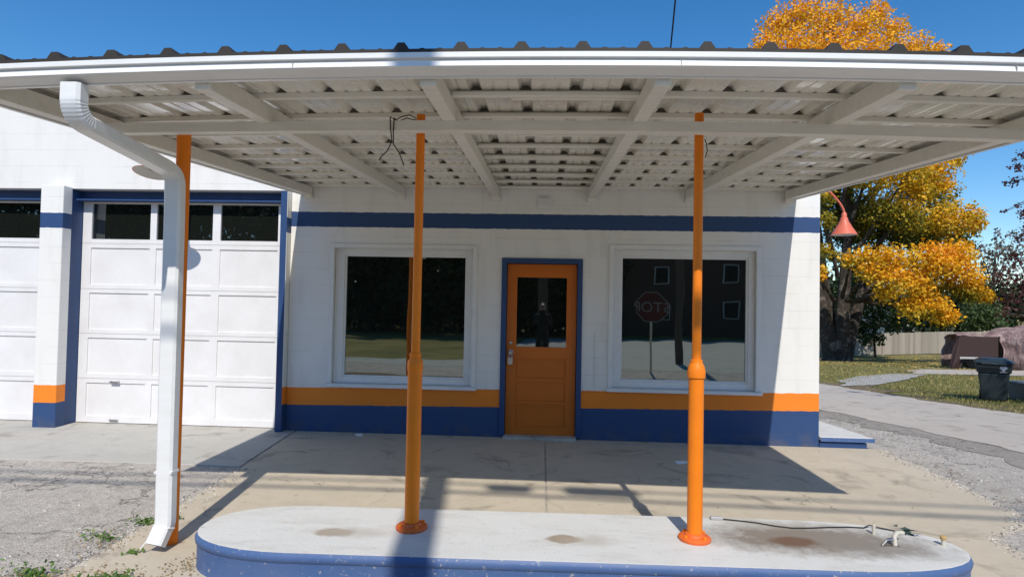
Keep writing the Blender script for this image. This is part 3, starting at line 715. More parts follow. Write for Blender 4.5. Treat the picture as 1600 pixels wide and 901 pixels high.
def on_top(name, mb, mat, label, cat, group=None, **k):
    o = mb.build(name, mat, **k); return tag(o, label, cat, group)
on_top('pipe_stub', MB().lathe((2.075, 3.80, .2), [(.010, 0), (.010, .058), (.007, .06)], 12), 'pale_pipe', 'thin pale pipe stub standing up from the island beside the black cord', 'pipe', smooth=True)
t = empty('pipe_stub', (2.40, 3.66, .2), 'pale pipe stub with tan cap near the rounded right end of the island', 'pipe')
MB().lathe((2.40, 3.66, .2), [(.012, 0), (.012, .035)], 12).build('pipe', 'pale_pipe', t, True)
MB().lathe((2.40, 3.66, .235), [(.012, 0), (.017, .002), (.018, .016), (.012, .022)], 12).build('cap', 'brass', t, True)
t = empty('conduit_bracket', (2.12, 3.66, .2), 'bent grey conduit stub with pale elbow on the stained island top', 'conduit')
MB().tube([(2.10, 3.62, .2), (2.10, 3.63, .25), (2.13, 3.66, .262), (2.19, 3.70, .25)], .013, 10).build('pipe', 'pale_pipe', t, True)
MB().box(2.02, 2.12, 3.605, 3.625, .2, .206).tube([(2.02, 3.61, .205), (2.05, 3.615, .235), (2.10, 3.62, .24)], .004, 6).build('plate', 'steel', t)
cd = empty('power_cord', (1.6, 3.9, .2), 'thin black power cord with grey plug lying along the back of the island', 'cord')
MB().tube([(1.20, 3.945, .207), (1.30, 3.93, .205), (1.40, 3.905, .205), (1.50, 3.86, .205), (1.60, 3.835, .205), (1.72, 3.85, .205), (1.85, 3.875, .205), (1.97, 3.89, .205), (2.06, 3.885, .206), (2.10, 3.895, .22), (2.16, 3.89, .208), (2.24, 3.85, .206), (2.30, 3.83, .207)], .0045, 6).build('cable', 'cable', cd, True)
MB().box(1.12, 1.20, 3.935, 3.965, .2005, .222).build('plug', 'bumper_grey', cd, bevel=.006)
mb = MB()
for k in range(26):
    x, y = 2.30 + R.gauss(0, .028), 3.83 + R.gauss(0, .035); a = R.random() * 6.28; r_ = R.uniform(.012, .028)
    mb.add([(x + r_ * math.cos(a), y + r_ * math.sin(a), .203 + R.random() * .02), (x + r_ * math.cos(a + 2), y + r_ * math.sin(a + 2), .203 + R.random() * .03), (x + r_ * math.cos(a + 4), y + r_ * math.sin(a + 4), .203 + R.random() * .02)], [(0, 1, 2)])
on_top('leaf_scrap', mb, 'cord_green', 'small dark green torn scrap at the end of the cord on the island', 'scrap')
def scrap(c, s, label):
    mb = MB(); ring = [(c[0] + s * math.cos(a) * (1 + .4 * math.sin(3 * a + c[0])), c[1] + s * .7 * math.sin(a), c[2] + .012 * math.sin(2 * a + 1) + .012) for a in [i * .628 for i in range(10)]]
    mb.add([(c[0], c[1], c[2] + .022)] + ring + [(x, y, c[2] - 0.0) for x, y, z in ring], [(0, 1 + i, 1 + (i + 1) % 10) for i in range(10)] + [(1 + i, 11 + i, 11 + (i + 1) % 10, 1 + (i + 1) % 10) for i in range(10)])
    return tag(mb.build('paper_scrap', 'paper'), label, 'litter')
scrap((-2.12, 6.86, 0), .04, 'crumpled white paper scrap against the navy plinth under the left window')
scrap((1.42, 6.1, 0), .055, 'flat white paper scrap on the shaded concrete right of the orange post')
# side step
stp = empty('side_step', (3.5, 7.2, 0), 'low white topped step with blue edge at the right corner of the building', 'step')
pl = [(3.21, 6.97), (3.80, 6.97), (3.66, 7.9), (3.5, 8.6), (3.21, 8.6)]
MB().prism(pl, .085, .125).build('tread', ['island_white'], stp, bevel=.006)
MB().prism([(3.212, 6.962), (3.812, 6.962), (3.672, 7.9), (3.51, 8.6), (3.50, 8.59), (3.66, 7.89), (3.797, 6.972), (3.212, 6.972)], .075, .1195).build('edge_strip', 'island_blue', stp)
MB().prism([(3.21, 6.99), (3.74, 6.99), (3.62, 7.9), (3.46, 8.6), (3.21, 8.6)], -.1, .062).build('base', 'navy_paint', stp, bevel=.004)
MB().prism([(3.215, 7.02), (3.72, 7.02), (3.6, 7.9), (3.45, 8.55), (3.215, 8.55)], .062, .085).build('gap_filler', 'black_gap', stp)

# ------------------------------------------------------------------ gooseneck lamps
def gooseneck(base, shade, up, rs, label, tilt_ang=0, tilt_axis='X', fl=1.0):
    b, s_ = Vector(base), Vector(shade)
    t = empty('gooseneck_lamp', base, label, 'lamp', 'gooseneck lamps on the building')
    out = Vector((s_.x - b.x, s_.y - b.y, 0)); path = []
    neck = s_ + Vector((0, 0, .30))
    p0, p1, p2, p3 = b, b + out * .25 + Vector((0, 0, up)), neck - out * .05 + Vector((0, 0, up * .9)), neck
    for i in range(25):
        u = i / 24; path.append(p0 * (1 - u) ** 3 + p1 * 3 * u * (1 - u) ** 2 + p2 * 3 * u * u * (1 - u) + p3 * u ** 3)
    MB().tube(path, .013, 10).build('arm', 'salmon_enamel', t, True)
    d = out.normalized()
    MB().lathe(b, [(.05, -.01), (.05, .012), (.02, .02)], 16, tilt=d.to_track_quat('Z', 'Y').to_matrix()).build('wall_plate', 'salmon_enamel', t, True)
    M = Matrix.Rotation(tilt_ang, 3, tilt_axis)
    MB().lathe(neck, [(.016, .0), (.03, -.02), (.033, -.07), (.045, -.08), (.05, -.115), (rs * .62, -.115 - .085 * fl), (rs, -.115 - .18 * fl), (rs + .004, -.115 - .187 * fl), (rs - .004, -.115 - .187 * fl)], 28, cap=False, tilt=M).build('shade', 'salmon_enamel', t, True)
    MB().lathe(neck, [(.03, -.09), (.045, -.118), (rs * .6, -.118 - .085 * fl), (rs - .006, -.115 - .185 * fl)], 28, cap=False, tilt=M).build('shade_lining', 'shade_inside', t, True)
    MB().lathe(neck, [(.012, -.10), (.02, -.125), (.032, -.125 - .045 * fl), (.028, -.125 - .075 * fl), (.012, -.125 - .09 * fl)], 16, tilt=M).build('bulb', 'sign_white', t, True)
    return t
gooseneck((3.205, 7.95, 3.30), (3.95, 7.95, 2.57), .22, .155, 'salmon red gooseneck lamp standing out from the right corner of the building')
gooseneck((-4.33, GY, 3.36), (-4.33, 6.28, 2.83), .16, .175, 'red gooseneck lamp over the garage door behind the white downspout', math.radians(-14), 'X', .42)

# ------------------------------------------------------------------ street side: pole, wires, stop sign, photographer
PX, PY = .03, -3.2
pole = empty('utility_pole', (PX, PY, hgt(PX, PY)), 'brown wooden utility pole whose shadow crosses the island, seen in the door glass', 'utility pole')
MB().tube([(PX, PY, -.5), (PX, PY, 4), (PX + .02, PY, 9.3)], [.14, .128, .11], 18).build('shaft', 'creosote', pole, True)
MB().box(PX - 1.1, PX + 1.1, PY + .09, PY + .19, 9.0, 9.12).build('crossarm', 'creosote', pole)
def wire(name, pts, r, label, sag_=.25):
    P = []
    for a, b in zip(pts, pts[1:]):
        a, b = Vector(a), Vector(b)
        for i in range(28):
            u = i / 28; p = a.lerp(b, u); p.z -= sag_ * 4 * u * (1 - u); P.append(p)
    P.append(Vector(pts[-1])); return P
P2 = empty('wooden_post', (4.5, -5.4, hgt(4.5, -5.4)), 'dark wooden post standing in the pale street, mirrored behind the right orange post', 'post')
MB().tube([(4.5, -5.4, -.6), (4.5, -5.4, 3), (4.5, -5.4, 6.6)], [.13, .12, .10], 14).build('shaft', 'creosote', P2, True)
cA = empty('telecom_cable', (PX, PY, 8.3), 'thick black cable bundle along the street throwing the darker line of shadow', 'cable')
PA = wire('', [(-40, PY + .12, 8.5), (PX, PY + .12, 8.30), (40, PY - .25, 8.2)], .02, '', .3)
MB().tube(PA, .022, 8).build('strand', 'cable', cA, True)
cB = empty('telecom_cable', (PX, PY, 8.55), 'upper black cable with splice closures throwing the fainter line of shadow', 'cable')
PB = wire('', [(-40, PY + .14, 8.75), (PX, PY + .14, 8.52), (40, PY - .1, 8.5)], .016, '', .3)
MB().tube(PB, .015, 8).build('strand', 'cable', cB, True)
MB().tube([(.47, PY + .13, 8.44), (.51, PY + .13, 8.44), (.83, PY + .13, 8.43), (.87, PY + .13, 8.43)], [.02, .075, .075, .02], 12).build('splice_closure', 'cable', cB, True)
MB().tube([(1.13, PY + .13, 8.44), (1.17, PY + .13, 8.44), (1.73, PY + .13, 8.42), (1.77, PY + .13, 8.42)], [.02, .085, .085, .02], 12).build('splice_closure', 'cable', cB, True)
sdrop = empty('service_drop', (1.92, 9.6, 3.78), 'thin black service wire coming down from the sky to the building roof', 'wire')
MB().tube(wire('', [(PX, PY, 8.9), (1.93, 9.6, 4.85)], .01, '', .12), .011, 6).build('conductor', 'cable', sdrop, True)
MB().tube([(1.93, 9.6, 3.78), (1.93, 9.6, 4.9)], .03, 10).build('mast', 'steel', sdrop, True)
SX, SY = 2.62, -.05
sg = empty('stop_sign', (SX, SY, hgt(SX, SY)), 'red octagonal STOP sign on a thin post, mirrored in the right window', 'sign')
def octagon(r): return [(r * math.cos(math.pi / 8 + i * math.pi / 4), r * math.sin(math.pi / 8 + i * math.pi / 4)) for i in range(8)]
def oct_plate(r, y0, y1, cz): 
    o = octagon(r); V = [(SX + a, y0, cz + b) for a, b in o] + [(SX + a, y1, cz + b) for a, b in o]
    return MB().add(V, [tuple(range(8)), tuple(range(8, 16))[::-1]] + [(i, 8 + i, 8 + (i + 1) % 8, (i + 1) % 8) for i in range(8)])
CZ = 1.56
MB().box(SX - .025, SX + .025, SY - .04, SY - .004, -.3, CZ + .3).build('post', 'steel', sg)
oct_plate(.406, SY, SY + .003, CZ).build('border', 'sign_white', sg)
pl = oct_plate(.380, SY + .003, SY + .005, CZ).build('plate', 'sign_red', sg)
fc = bpy.data.curves.new('lettering', 'FONT'); fc.body = 'STOP'; fc.size = .36; fc.align_x = 'CENTER'; fc.align_y = 'CENTER'; fc.extrude = .001
tmp = bpy.data.objects.new('lettering_curve', fc); col.objects.link(tmp); bpy.context.view_layer.update()
lm = bpy.data.meshes.new_from_object(tmp.evaluated_get(bpy.context.evaluated_depsgraph_get())); bpy.data.objects.remove(tmp)
fo = bpy.data.objects.new('lettering', lm); col.objects.link(fo); fo.parent = sg
fo.location = Vector((SX, SY + .0075, CZ)) - sg.location; fo.rotation_euler = (math.pi / 2, 0, math.pi); lm.materials.clear(); lm.materials.append(MATS['sign_white'])
# photographer standing at the viewpoint (only the door glass shows this figure)
def person():
    x0, y0 = .02, -.42; z0 = hgt(x0, y0)
    J = {'pelvis': ((0, 0, .86), .125), 'waist': ((0, 0, 1.02), .115), 'chest': ((0, .0, 1.2), .135), 'neckb': ((0, 0, 1.33), .07), 'neck': ((0, .01, 1.39), .052), 'headm': ((0, .03, 1.49), .088), 'headt': ((0, .02, 1.57), .075),
         'hl': ((-.09, 0, .82), .09), 'kl': ((-.10, .015, .45), .06), 'al': ((-.105, 0, .08), .042), 'tl': ((-.11, .13, .03), .035),
         'hr': ((.09, 0, .82), .09), 'kr': ((.10, .015, .45), .06), 'ar': ((.105, 0, .08), .042), 'tr': ((.115, .13, .03), .035),
         'sl': ((-.165, 0, 1.29), .062), 'el': ((-.22, .09, 1.08), .046), 'wl': ((-.09, .24, 1.25), .03), 'pl': ((-.06, .27, 1.32), .03),
         'sr': ((.165, 0, 1.29), .062), 'er': ((.22, .09, 1.08), .046), 'wr': ((.09, .24, 1.25), .03), 'pr': ((.06, .27, 1.32), .03)}
    E_ = [('pelvis', 'waist'), ('waist', 'chest'), ('chest', 'neckb'), ('neckb', 'neck'), ('neck', 'headm'), ('headm', 'headt'), ('pelvis', 'hl'), ('hl', 'kl'), ('kl', 'al'), ('al', 'tl'),
          ('pelvis', 'hr'), ('hr', 'kr'), ('kr', 'ar'), ('ar', 'tr'), ('chest', 'sl'), ('sl', 'el'), ('el', 'wl'), ('wl', 'pl'), ('chest', 'sr'), ('sr', 'er'), ('er', 'wr'), ('wr', 'pr')]
    for sgn, s_ in ((-1, 'l'), (1, 'r')):
        for q, (dx, dz) in enumerate(((.0, .07), (.018, .072), (-.018, .064))):
            J[f'f{s_}{q}'] = ((sgn * (.06 - .03) + dx * 1.0, .31, 1.33 + dz), .011); E_.append((f'p{s_}', f'f{s_}{q}'))
        J[f't{s_}h'] = ((sgn * .02, .26, 1.36), .012); E_.append((f'p{s_}', f't{s_}h'))
    ks = list(J); me = bpy.data.meshes.new('person'); me.from_pydata([J[k][0] for k in ks], [(ks.index(a), ks.index(b)) for a, b in E_], [])
    o = bpy.data.objects.new('person', me); col.objects.link(o); o.location = (x0, y0, z0)
    bm = bmesh.new(); bm.from_mesh(me); sl_ = bm.verts.layers.skin.verify(); bm.verts.ensure_lookup_table()
    for i, k in enumerate(ks): bm.verts[i][sl_].radius = (J[k][1], J[k][1])
    bm.verts[0][sl_].use_root = True; bm.to_mesh(me); bm.free()
    o.modifiers.new('skin', 'SKIN').use_smooth_shade = True; sb = o.modifiers.new('sub', 'SUBSURF'); sb.levels = 1; sb.render_levels = 2
    me.materials.append(MATS['dark_cloth'])
    tag(o, 'person in dark clothes holding up a camera, mirrored in the glass of the orange door', 'person')
    f = MB()
    c = Vector((0, .05, 1.50)); f.lathe(c, [(.0, -.10), (.05, -.09), (.078, -.04), (.082, .02), (.07, .07), (.03, .095), (0, .1)], 18)
    f.tube([(0, .12, 1.52), (0, .15, 1.49), (0, .135, 1.48)], [.008, .013, .01], 8)
    fo_ = f.build('face', 'skin', o, True); fo_.location = (0, 0, 0)
    for v_ in fo_.data.vertices: v_.co += Vector((x0, y0, z0))
    h = MB(); h.lathe((0, .01, 1.52), [(.095, -.08), (.10, 0), (.085, .06), (.045, .1), (0, .11)], 18).build('hair', 'hair', o, True)
    for v_ in bpy.data.objects['hair'].data.vertices: v_.co += Vector((x0, y0, z0))
    ph = MB().box(-.075, .075, .285, .297, 1.36, 1.45).build('camera', 'cable', o, bevel=.004)
    for v_ in ph.data.vertices: v_.co += Vector((x0, y0, z0))
person()

# ------------------------------------------------------------------ foliage
def leaf_mesh(name, mat, parent, clumps, per, size, lcf, shell=.45, flat=.0):
    """clumps: (center, (rx,ry,rz)); many small leaf faces spread through each clump's volume"""
    C_, L_ = [], []
    for ci, (c, r) in enumerate(clumps):
        k = max(8, int(per * (r[0] * r[2]) ** .9)); d = NR.normal(size=(k, 3)); d /= np.linalg.norm(d, axis=1)[:, None]
        rad = NR.random(k) ** shell; bumpy = 1 + .22 * np.sin(d[:, 0] * 7 + ci) * np.sin(d[:, 2] * 6 + ci * 2) + .1 * NR.normal(size=k)
        p = np.array(c) + d * (rad * bumpy)[:, None] * np.array(r); C_.append(p); L_.append(lcf(ci, p, d, NR.random(k)))
    P = np.concatenate(C_); lc = np.clip(np.concatenate(L_), 0, 1); N = len(P)
    nrm = NR.normal(size=(N, 3)) + np.array([0, -.25, .5]) * flat; nrm /= np.linalg.norm(nrm, axis=1)[:, None]
    a = np.cross(nrm, NR.normal(size=(N, 3))); a /= np.linalg.norm(a, axis=1)[:, None]; b = np.cross(nrm, a)
    s_ = size * NR.uniform(.55, 1.25, N)[:, None]
    V = np.empty((N, 4, 3)); V[:, 0] = P + a * s_; V[:, 1] = P + b * s_ * .62 + nrm * s_ * .18; V[:, 2] = P - a * s_ * .8; V[:, 3] = P - b * s_ * .62 + nrm * s_ * .18
    return raw_mesh(name, mat, parent, V.reshape(-1, 3), 4, np.repeat(lc, 4))
def raw_mesh(name, mat, parent, V, k, lc):
    V = V - np.array(parent_loc(parent)); N = len(V) // k
    me = bpy.data.meshes.new(name); me.vertices.add(len(V)); me.vertices.foreach_set('co', V.astype(np.float32).ravel())
    me.loops.add(len(V)); me.loops.foreach_set('vertex_index', np.arange(len(V), dtype=np.int32))
    me.polygons.add(N); me.polygons.foreach_set('loop_start', np.arange(0, len(V), k, dtype=np.int32)); me.polygons.foreach_set('loop_total', np.full(N, k, dtype=np.int32))
    at_ = me.attributes.new('lc', 'FLOAT', 'POINT'); at_.data.foreach_set('value', lc.astype(np.float32))
    me.update(calc_edges=True); me.materials.append(MATS[mat]); o = bpy.data.objects.new(name, me); col.objects.link(o)
    if parent: o.parent = parent
    return o
def limb(mb, a, b, r0, r1, wob=.06, n=7):
    a, b = Vector(a), Vector(b); L = (b - a).length; P = []; rs = []
    o = Vector((R.uniform(-1, 1), R.uniform(-1, 1), R.uniform(.2, 1))) * L * wob
    for i in range(n + 1):
        u = i / n; P.append(a.lerp(b, u) + o * math.sin(math.pi * u) + Vector((R.uniform(-1, 1), R.uniform(-1, 1), 0)) * L * .012); rs.append(r0 + (r1 - r0) * u ** .8)
    mb.tube(P, rs, 9); return P[n * 2 // 3]

# the big maple: crown clumps (position in the photograph, radius in pixels, distance, colour bias)
mz = hgt(17.6, 36)
mp = empty('maple_tree', (17.9, 36, mz), 'big maple with orange and gold autumn crown behind the right corner of the building', 'tree')
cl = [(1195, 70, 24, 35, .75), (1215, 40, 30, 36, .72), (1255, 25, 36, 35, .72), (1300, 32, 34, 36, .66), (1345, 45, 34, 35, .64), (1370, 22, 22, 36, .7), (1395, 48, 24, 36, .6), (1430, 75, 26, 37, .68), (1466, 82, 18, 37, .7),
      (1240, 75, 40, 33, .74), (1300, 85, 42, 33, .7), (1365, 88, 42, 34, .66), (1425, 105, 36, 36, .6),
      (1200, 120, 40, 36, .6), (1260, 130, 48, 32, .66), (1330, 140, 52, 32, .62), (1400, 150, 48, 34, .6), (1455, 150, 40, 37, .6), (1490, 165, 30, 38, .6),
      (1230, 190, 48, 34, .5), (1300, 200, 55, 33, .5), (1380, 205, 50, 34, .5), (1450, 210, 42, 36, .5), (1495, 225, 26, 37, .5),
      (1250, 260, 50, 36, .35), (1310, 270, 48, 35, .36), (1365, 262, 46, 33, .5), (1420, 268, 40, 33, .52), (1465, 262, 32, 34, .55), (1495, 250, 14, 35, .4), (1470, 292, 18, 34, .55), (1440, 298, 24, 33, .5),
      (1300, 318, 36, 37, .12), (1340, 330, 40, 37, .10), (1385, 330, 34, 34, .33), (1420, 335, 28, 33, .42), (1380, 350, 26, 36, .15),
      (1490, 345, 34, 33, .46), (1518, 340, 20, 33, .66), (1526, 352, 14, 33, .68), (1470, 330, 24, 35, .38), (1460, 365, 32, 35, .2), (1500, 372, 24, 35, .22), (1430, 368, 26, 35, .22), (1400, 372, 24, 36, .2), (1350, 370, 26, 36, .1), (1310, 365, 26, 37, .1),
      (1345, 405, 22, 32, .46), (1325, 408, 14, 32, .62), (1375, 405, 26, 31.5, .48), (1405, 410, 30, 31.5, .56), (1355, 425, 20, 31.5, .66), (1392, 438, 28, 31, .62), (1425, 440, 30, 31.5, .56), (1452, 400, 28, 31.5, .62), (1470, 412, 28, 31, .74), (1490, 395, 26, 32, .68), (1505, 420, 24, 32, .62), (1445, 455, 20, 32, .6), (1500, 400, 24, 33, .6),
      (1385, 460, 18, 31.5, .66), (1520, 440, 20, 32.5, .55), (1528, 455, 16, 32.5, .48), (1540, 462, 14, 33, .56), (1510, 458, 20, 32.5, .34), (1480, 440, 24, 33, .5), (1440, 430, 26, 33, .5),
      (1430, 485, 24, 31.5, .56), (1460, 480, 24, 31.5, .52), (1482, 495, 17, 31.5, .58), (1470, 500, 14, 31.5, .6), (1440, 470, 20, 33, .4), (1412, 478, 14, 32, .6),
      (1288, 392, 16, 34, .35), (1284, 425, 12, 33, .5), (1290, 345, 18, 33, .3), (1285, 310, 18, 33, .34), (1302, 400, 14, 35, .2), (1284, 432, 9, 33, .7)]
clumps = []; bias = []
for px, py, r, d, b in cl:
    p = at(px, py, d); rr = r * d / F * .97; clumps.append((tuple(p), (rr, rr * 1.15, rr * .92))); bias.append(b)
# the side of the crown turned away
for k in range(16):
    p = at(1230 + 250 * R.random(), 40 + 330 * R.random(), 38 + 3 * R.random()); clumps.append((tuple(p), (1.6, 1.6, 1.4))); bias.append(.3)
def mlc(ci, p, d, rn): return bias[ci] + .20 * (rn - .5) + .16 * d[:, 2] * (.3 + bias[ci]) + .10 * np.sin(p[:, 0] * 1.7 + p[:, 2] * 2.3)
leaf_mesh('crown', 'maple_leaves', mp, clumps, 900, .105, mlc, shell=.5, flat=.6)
mb = MB(); bx, by = 17.55, 36
for k, (dx, dy, tx, tz, r0) in enumerate(((-.35, 0, -2.4, 9, .42), (.12, -.1, .4, 11, .46), (.5, .1, 2.8, 9.5, .36), (-.1, .4, -.8, 12, .38))):
    base = Vector((bx + dx, by + dy, mz - .3)); P = [base, base + Vector((0, 0, .5)), base + Vector((tx * .12, 0, 2.2)), base + Vector((tx * .4, dy, 4.8)), base + Vector((tx, dy * 3, tz))]
    mb.tube(P, [r0 * 1.7, r0 * 1.15, r0, r0 * .72, r0 * .35], 12)
for c, r in clumps[::3]:
    c = Vector(c); limb(mb, (bx + (c.x - bx) * .25, by + (c.y - by) * .3, max(mz + 3.5, c.z * .55)), c, .13, .03, .05)
mb.build('trunk', 'bark', mp, True)

def simple_tree(name, label, base, clumps, mat, per, size, bias=.5, trunk_r=.15, limbs=2, shell=.5, group=None, trunk=True):
    t = empty(name, base, label, 'tree', group)
    leaf_mesh('crown', mat, t, clumps, per, size, lambda ci, p, d, rn: bias + .5 * (rn - .5) + .18 * d[:, 2] + .1 * math.sin(ci * 2.1), shell)
    mb = MB(); b = Vector(base); top = sum((Vector(c) for c, r in clumps), Vector()) / len(clumps)
    mb.tube([b - Vector((0, 0, .3)), b.lerp(top, .3), b.lerp(top, .7), top], [trunk_r * 1.3, trunk_r, trunk_r * .75, trunk_r * .35], 10)
    for c, r in clumps[::limbs]: limb(mb, b.lerp(top, .35 + .3 * R.random()), c, trunk_r * .4, trunk_r * .1)
    mb.build('trunk', 'bark', t, True); return t
def pxclumps(lst): 
    out = []
    for px, py, r, d in lst:
        rr = r * d / F; out.append((tuple(at(px, py, d)), (rr, rr, rr * .9)))
    return out
def gbase(px, d):
    p = at(px, 520, d); return (p.x, d, hgt(p.x, d))
simple_tree('spruce_tree', 'dark green bushy evergreen in the shade between the maple trunk and the fence', gbase(1368, 41),
    pxclumps([(1340, 440, 26, 41), (1365, 450, 30, 40.5), (1395, 470, 26, 40.5), (1345, 480, 28, 40), (1375, 495, 26, 40), (1405, 498, 18, 40), (1330, 505, 20, 41), (1355, 530, 14, 40.5), (1372, 528, 12, 40.5), (1320, 462, 20, 42), (1395, 512, 12, 40), (1350, 515, 22, 41), (1370, 425, 22, 42)]), 'green_leaves', 420, .13, .42, .07)
simple_tree('hedge_tree', 'dark dense evergreen rising directly behind the wooden fence', gbase(1455, 52),
    pxclumps([(1430, 500, 26, 52), (1460, 502, 28, 52), (1490, 505, 26, 53), (1520, 500, 28, 53), (1550, 505, 28, 53), (1440, 470, 30, 54), (1480, 470, 34, 54), (1525, 470, 34, 55), (1565, 480, 34, 55), (1590, 470, 40, 56), (1300, 480, 40, 58), (1330, 450, 40, 58), (1260, 495, 36, 60), (1215, 490, 38, 61), (1170, 500, 34, 62), (1130, 490, 38, 63), (1085, 498, 36, 64)]), 'dark_leaves', 240, .26, .5, .3)
simple_tree('green_shrub', 'mid green rounded shrub behind the fence, right of the yellow maple boughs', gbase(1530, 47),
    pxclumps([(1530, 492, 22, 47), (1548, 498, 20, 47), (1512, 500, 18, 47), (1552, 484, 16, 47.5), (1530, 478, 14, 47.5), (1560, 510, 16, 46), (1525, 512, 16, 47)]), 'green_leaves', 420, .13, .75, .1)
simple_tree('bare_tree', 'distant greyish thin tree on the skyline between the maple and the plum tree', gbase(1545, 70),
    pxclumps([(1530, 385, 14, 70), (1548, 395, 18, 70), (1565, 385, 16, 71), (1540, 415, 22, 70), (1580, 400, 22, 71), (1530, 440, 20, 70), (1560, 430, 26, 70), (1585, 365, 12, 71), (1556, 366, 9, 71)]), 'grey_leaves', 60, .22, .5, .22, 1, .6)
simple_tree('plum_tree', 'reddish purple leaved tree at the right edge beyond the covered vehicle', gbase(1650, 31),
    pxclumps([(1590, 400, 26, 31), (1575, 425, 24, 30.5), (1600, 440, 30, 30), (1560, 440, 18, 31), (1580, 465, 26, 31), (1610, 480, 34, 31), (1570, 490, 14, 30), (1640, 400, 40, 31), (1650, 450, 44, 31), (1690, 420, 44, 32), (1625, 360, 28, 31), (1670, 360, 36, 32), (1600, 375, 14, 31)]), 'plum_leaves', 150, .10, .5, .2, 1, .65)
pk = [(1585, 283, 10, 10.2), (1572, 286, 6, 10.2), (1592, 262, 8, 10), (1598, 240, 9, 10), (1578, 262, 4, 10), (1596, 335, 7, 10.2), (1600, 330, 9, 10), (1566, 331, 3, 10.1), (1573, 329, 3, 10.1), (1590, 320, 5, 10), (1605, 360, 12, 10.5), (1592, 372, 7, 10.5), (1586, 250, 4, 10)]
clp = [((p := at(px, py, d)).to_tuple(), (r * d / F, r * d / F, r * d / F)) for px, py, r, d in pk]
near = [((10.6, 8.6, 4.6), (1.6, 1.6, 1.2)), ((12.2, 7.6, 5.4), (2, 2, 1.5)), ((11.6, 6.4, 4.4), (1.6, 1.6, 1.2)), ((13.4, 8.6, 5), (1.6, 1.6, 1.4)), ((12.2, 7.4, 6.9), (1.5, 1.5, 1.2)), ((10.4, 7.4, 5.6), (1.2, 1.2, 1)), ((9.9, 9.4, 5.2), (.9, .9, .7))]
t = empty('plum_tree', (12.4, 7.4, hgt(12.4, 7.4)), 'near purple leaved tree whose twigs hang in at the upper right edge', 'tree')
def plc(ci, p, d, rn): return .15 + .6 * rn
leaf_mesh('crown', 'plum_leaves', t, near, 130, .075, plc, .6)
leaf_mesh('twig_leaves', 'plum_leaves', t, clp, 3200, .028, plc, .7)
mb = MB(); mb.tube([(12.4, 7.4, -.4), (12.35, 7.45, 2), (12.2, 7.5, 4.2), (12.2, 7.5, 6.5)], [.22, .16, .12, .05], 10)
for c, r in near: limb(mb, (12.3, 7.45, 2.2 + R.random() * 1.5), c, .07, .02)
for c, r in clp: limb(mb, (9.6, 9.0, 4.9 + .2 * R.random() - (0 if c[2] > 4.2 else .9)), (c[0], c[1], c[2]), .012, .004, .04)
for zz in (4.9, 4.0): limb(mb, (12.3, 7.45, 2.9), (9.6, 9.0, zz + .1), .05, .014)
mb.build('trunk', 'bark', t, True)
# trees and a house across the street (seen in the window glass)
def street_tree(x, y, h, label):
    b = (x, y, hgt(x, y)); c = []
    for k in range(22): c.append(((x + R.uniform(-2.8, 2.8), y + R.uniform(-2, 2), b[2] + h * R.uniform(.10, .85)), (1.9, 1.9, 1.5)))
    simple_tree('street_tree', label, b, c, 'dark_leaves', 170, .28, .5, .25, 4, group='dark trees across the street')
for i, (x, h) in enumerate(((-38, 13), (-32, 13.5), (-26.5, 12.5), (-21, 10.5), (-16, 9.5), (-11, 8), (-6.5, 9), (-2, 9.5), (2, 8.5), (23, 9), (28, 8.5))):
    street_tree(x, -27 - (i % 3), h, ('dark tree across the street mirrored in the left window' if x < -4 else 'dark tree across the street mirrored in the door glass') if x < 5 else 'dark tree across the street mirrored at the right window edge')
hb = empty('hedge', (-8, -33, hgt(-8, -33)), 'tall dark hedge closing the view across the street, mirrored in the left window', 'hedge')
leaf_mesh('foliage', 'dark_leaves', hb, [((x, -33, .2 + 1.6 * k), (1.7, 1.0, 1.3)) for x in range(-34, 7, 2) for k in range(4)], 150, .28, lambda ci, p, d, rn: .2 + .5 * rn)
hx0, hx1, hy = 5, 20, -28.5
hz = hgt(10, hy)
hs = empty('brick_house', (12, hy, hz), 'dark two storey house across the street mirrored in the right window', 'house')
MB().box(hx0, hx1, hy - 8, hy, hz - .2, 6.2).build('wall', 'dark_brick', hs)
MB().add([(hx0 - .4, hy + .4, 6.1), (hx1 + .4, hy + .4, 6.1), (hx1 + .4, hy - 4, 9), (hx0 - .4, hy - 4, 9), (hx0 - .4, hy - 8.4, 6.1), (hx1 + .4, hy - 8.4, 6.1)], [(0, 1, 2, 3), (3, 2, 5, 4), (0, 3, 4), (1, 5, 2), (0, 4, 5, 1)]).build('roof', 'shingle', hs)
for x, z in ((8.6, 3.9), (13.2, 3.9), (17.5, 3.9), (8.6, 1.2), (13.4, 1.3), (17.5, 1.2)):
    f = MB().box(x - .5, x + .5, hy, hy + .06, z - .62, z + .62).build('window', 'bumper_grey', hs)
    MB().box(x - .42, x + .42, hy + .061, hy + .07, z - .55, z + .55).build('pane', 'black_gap', f)

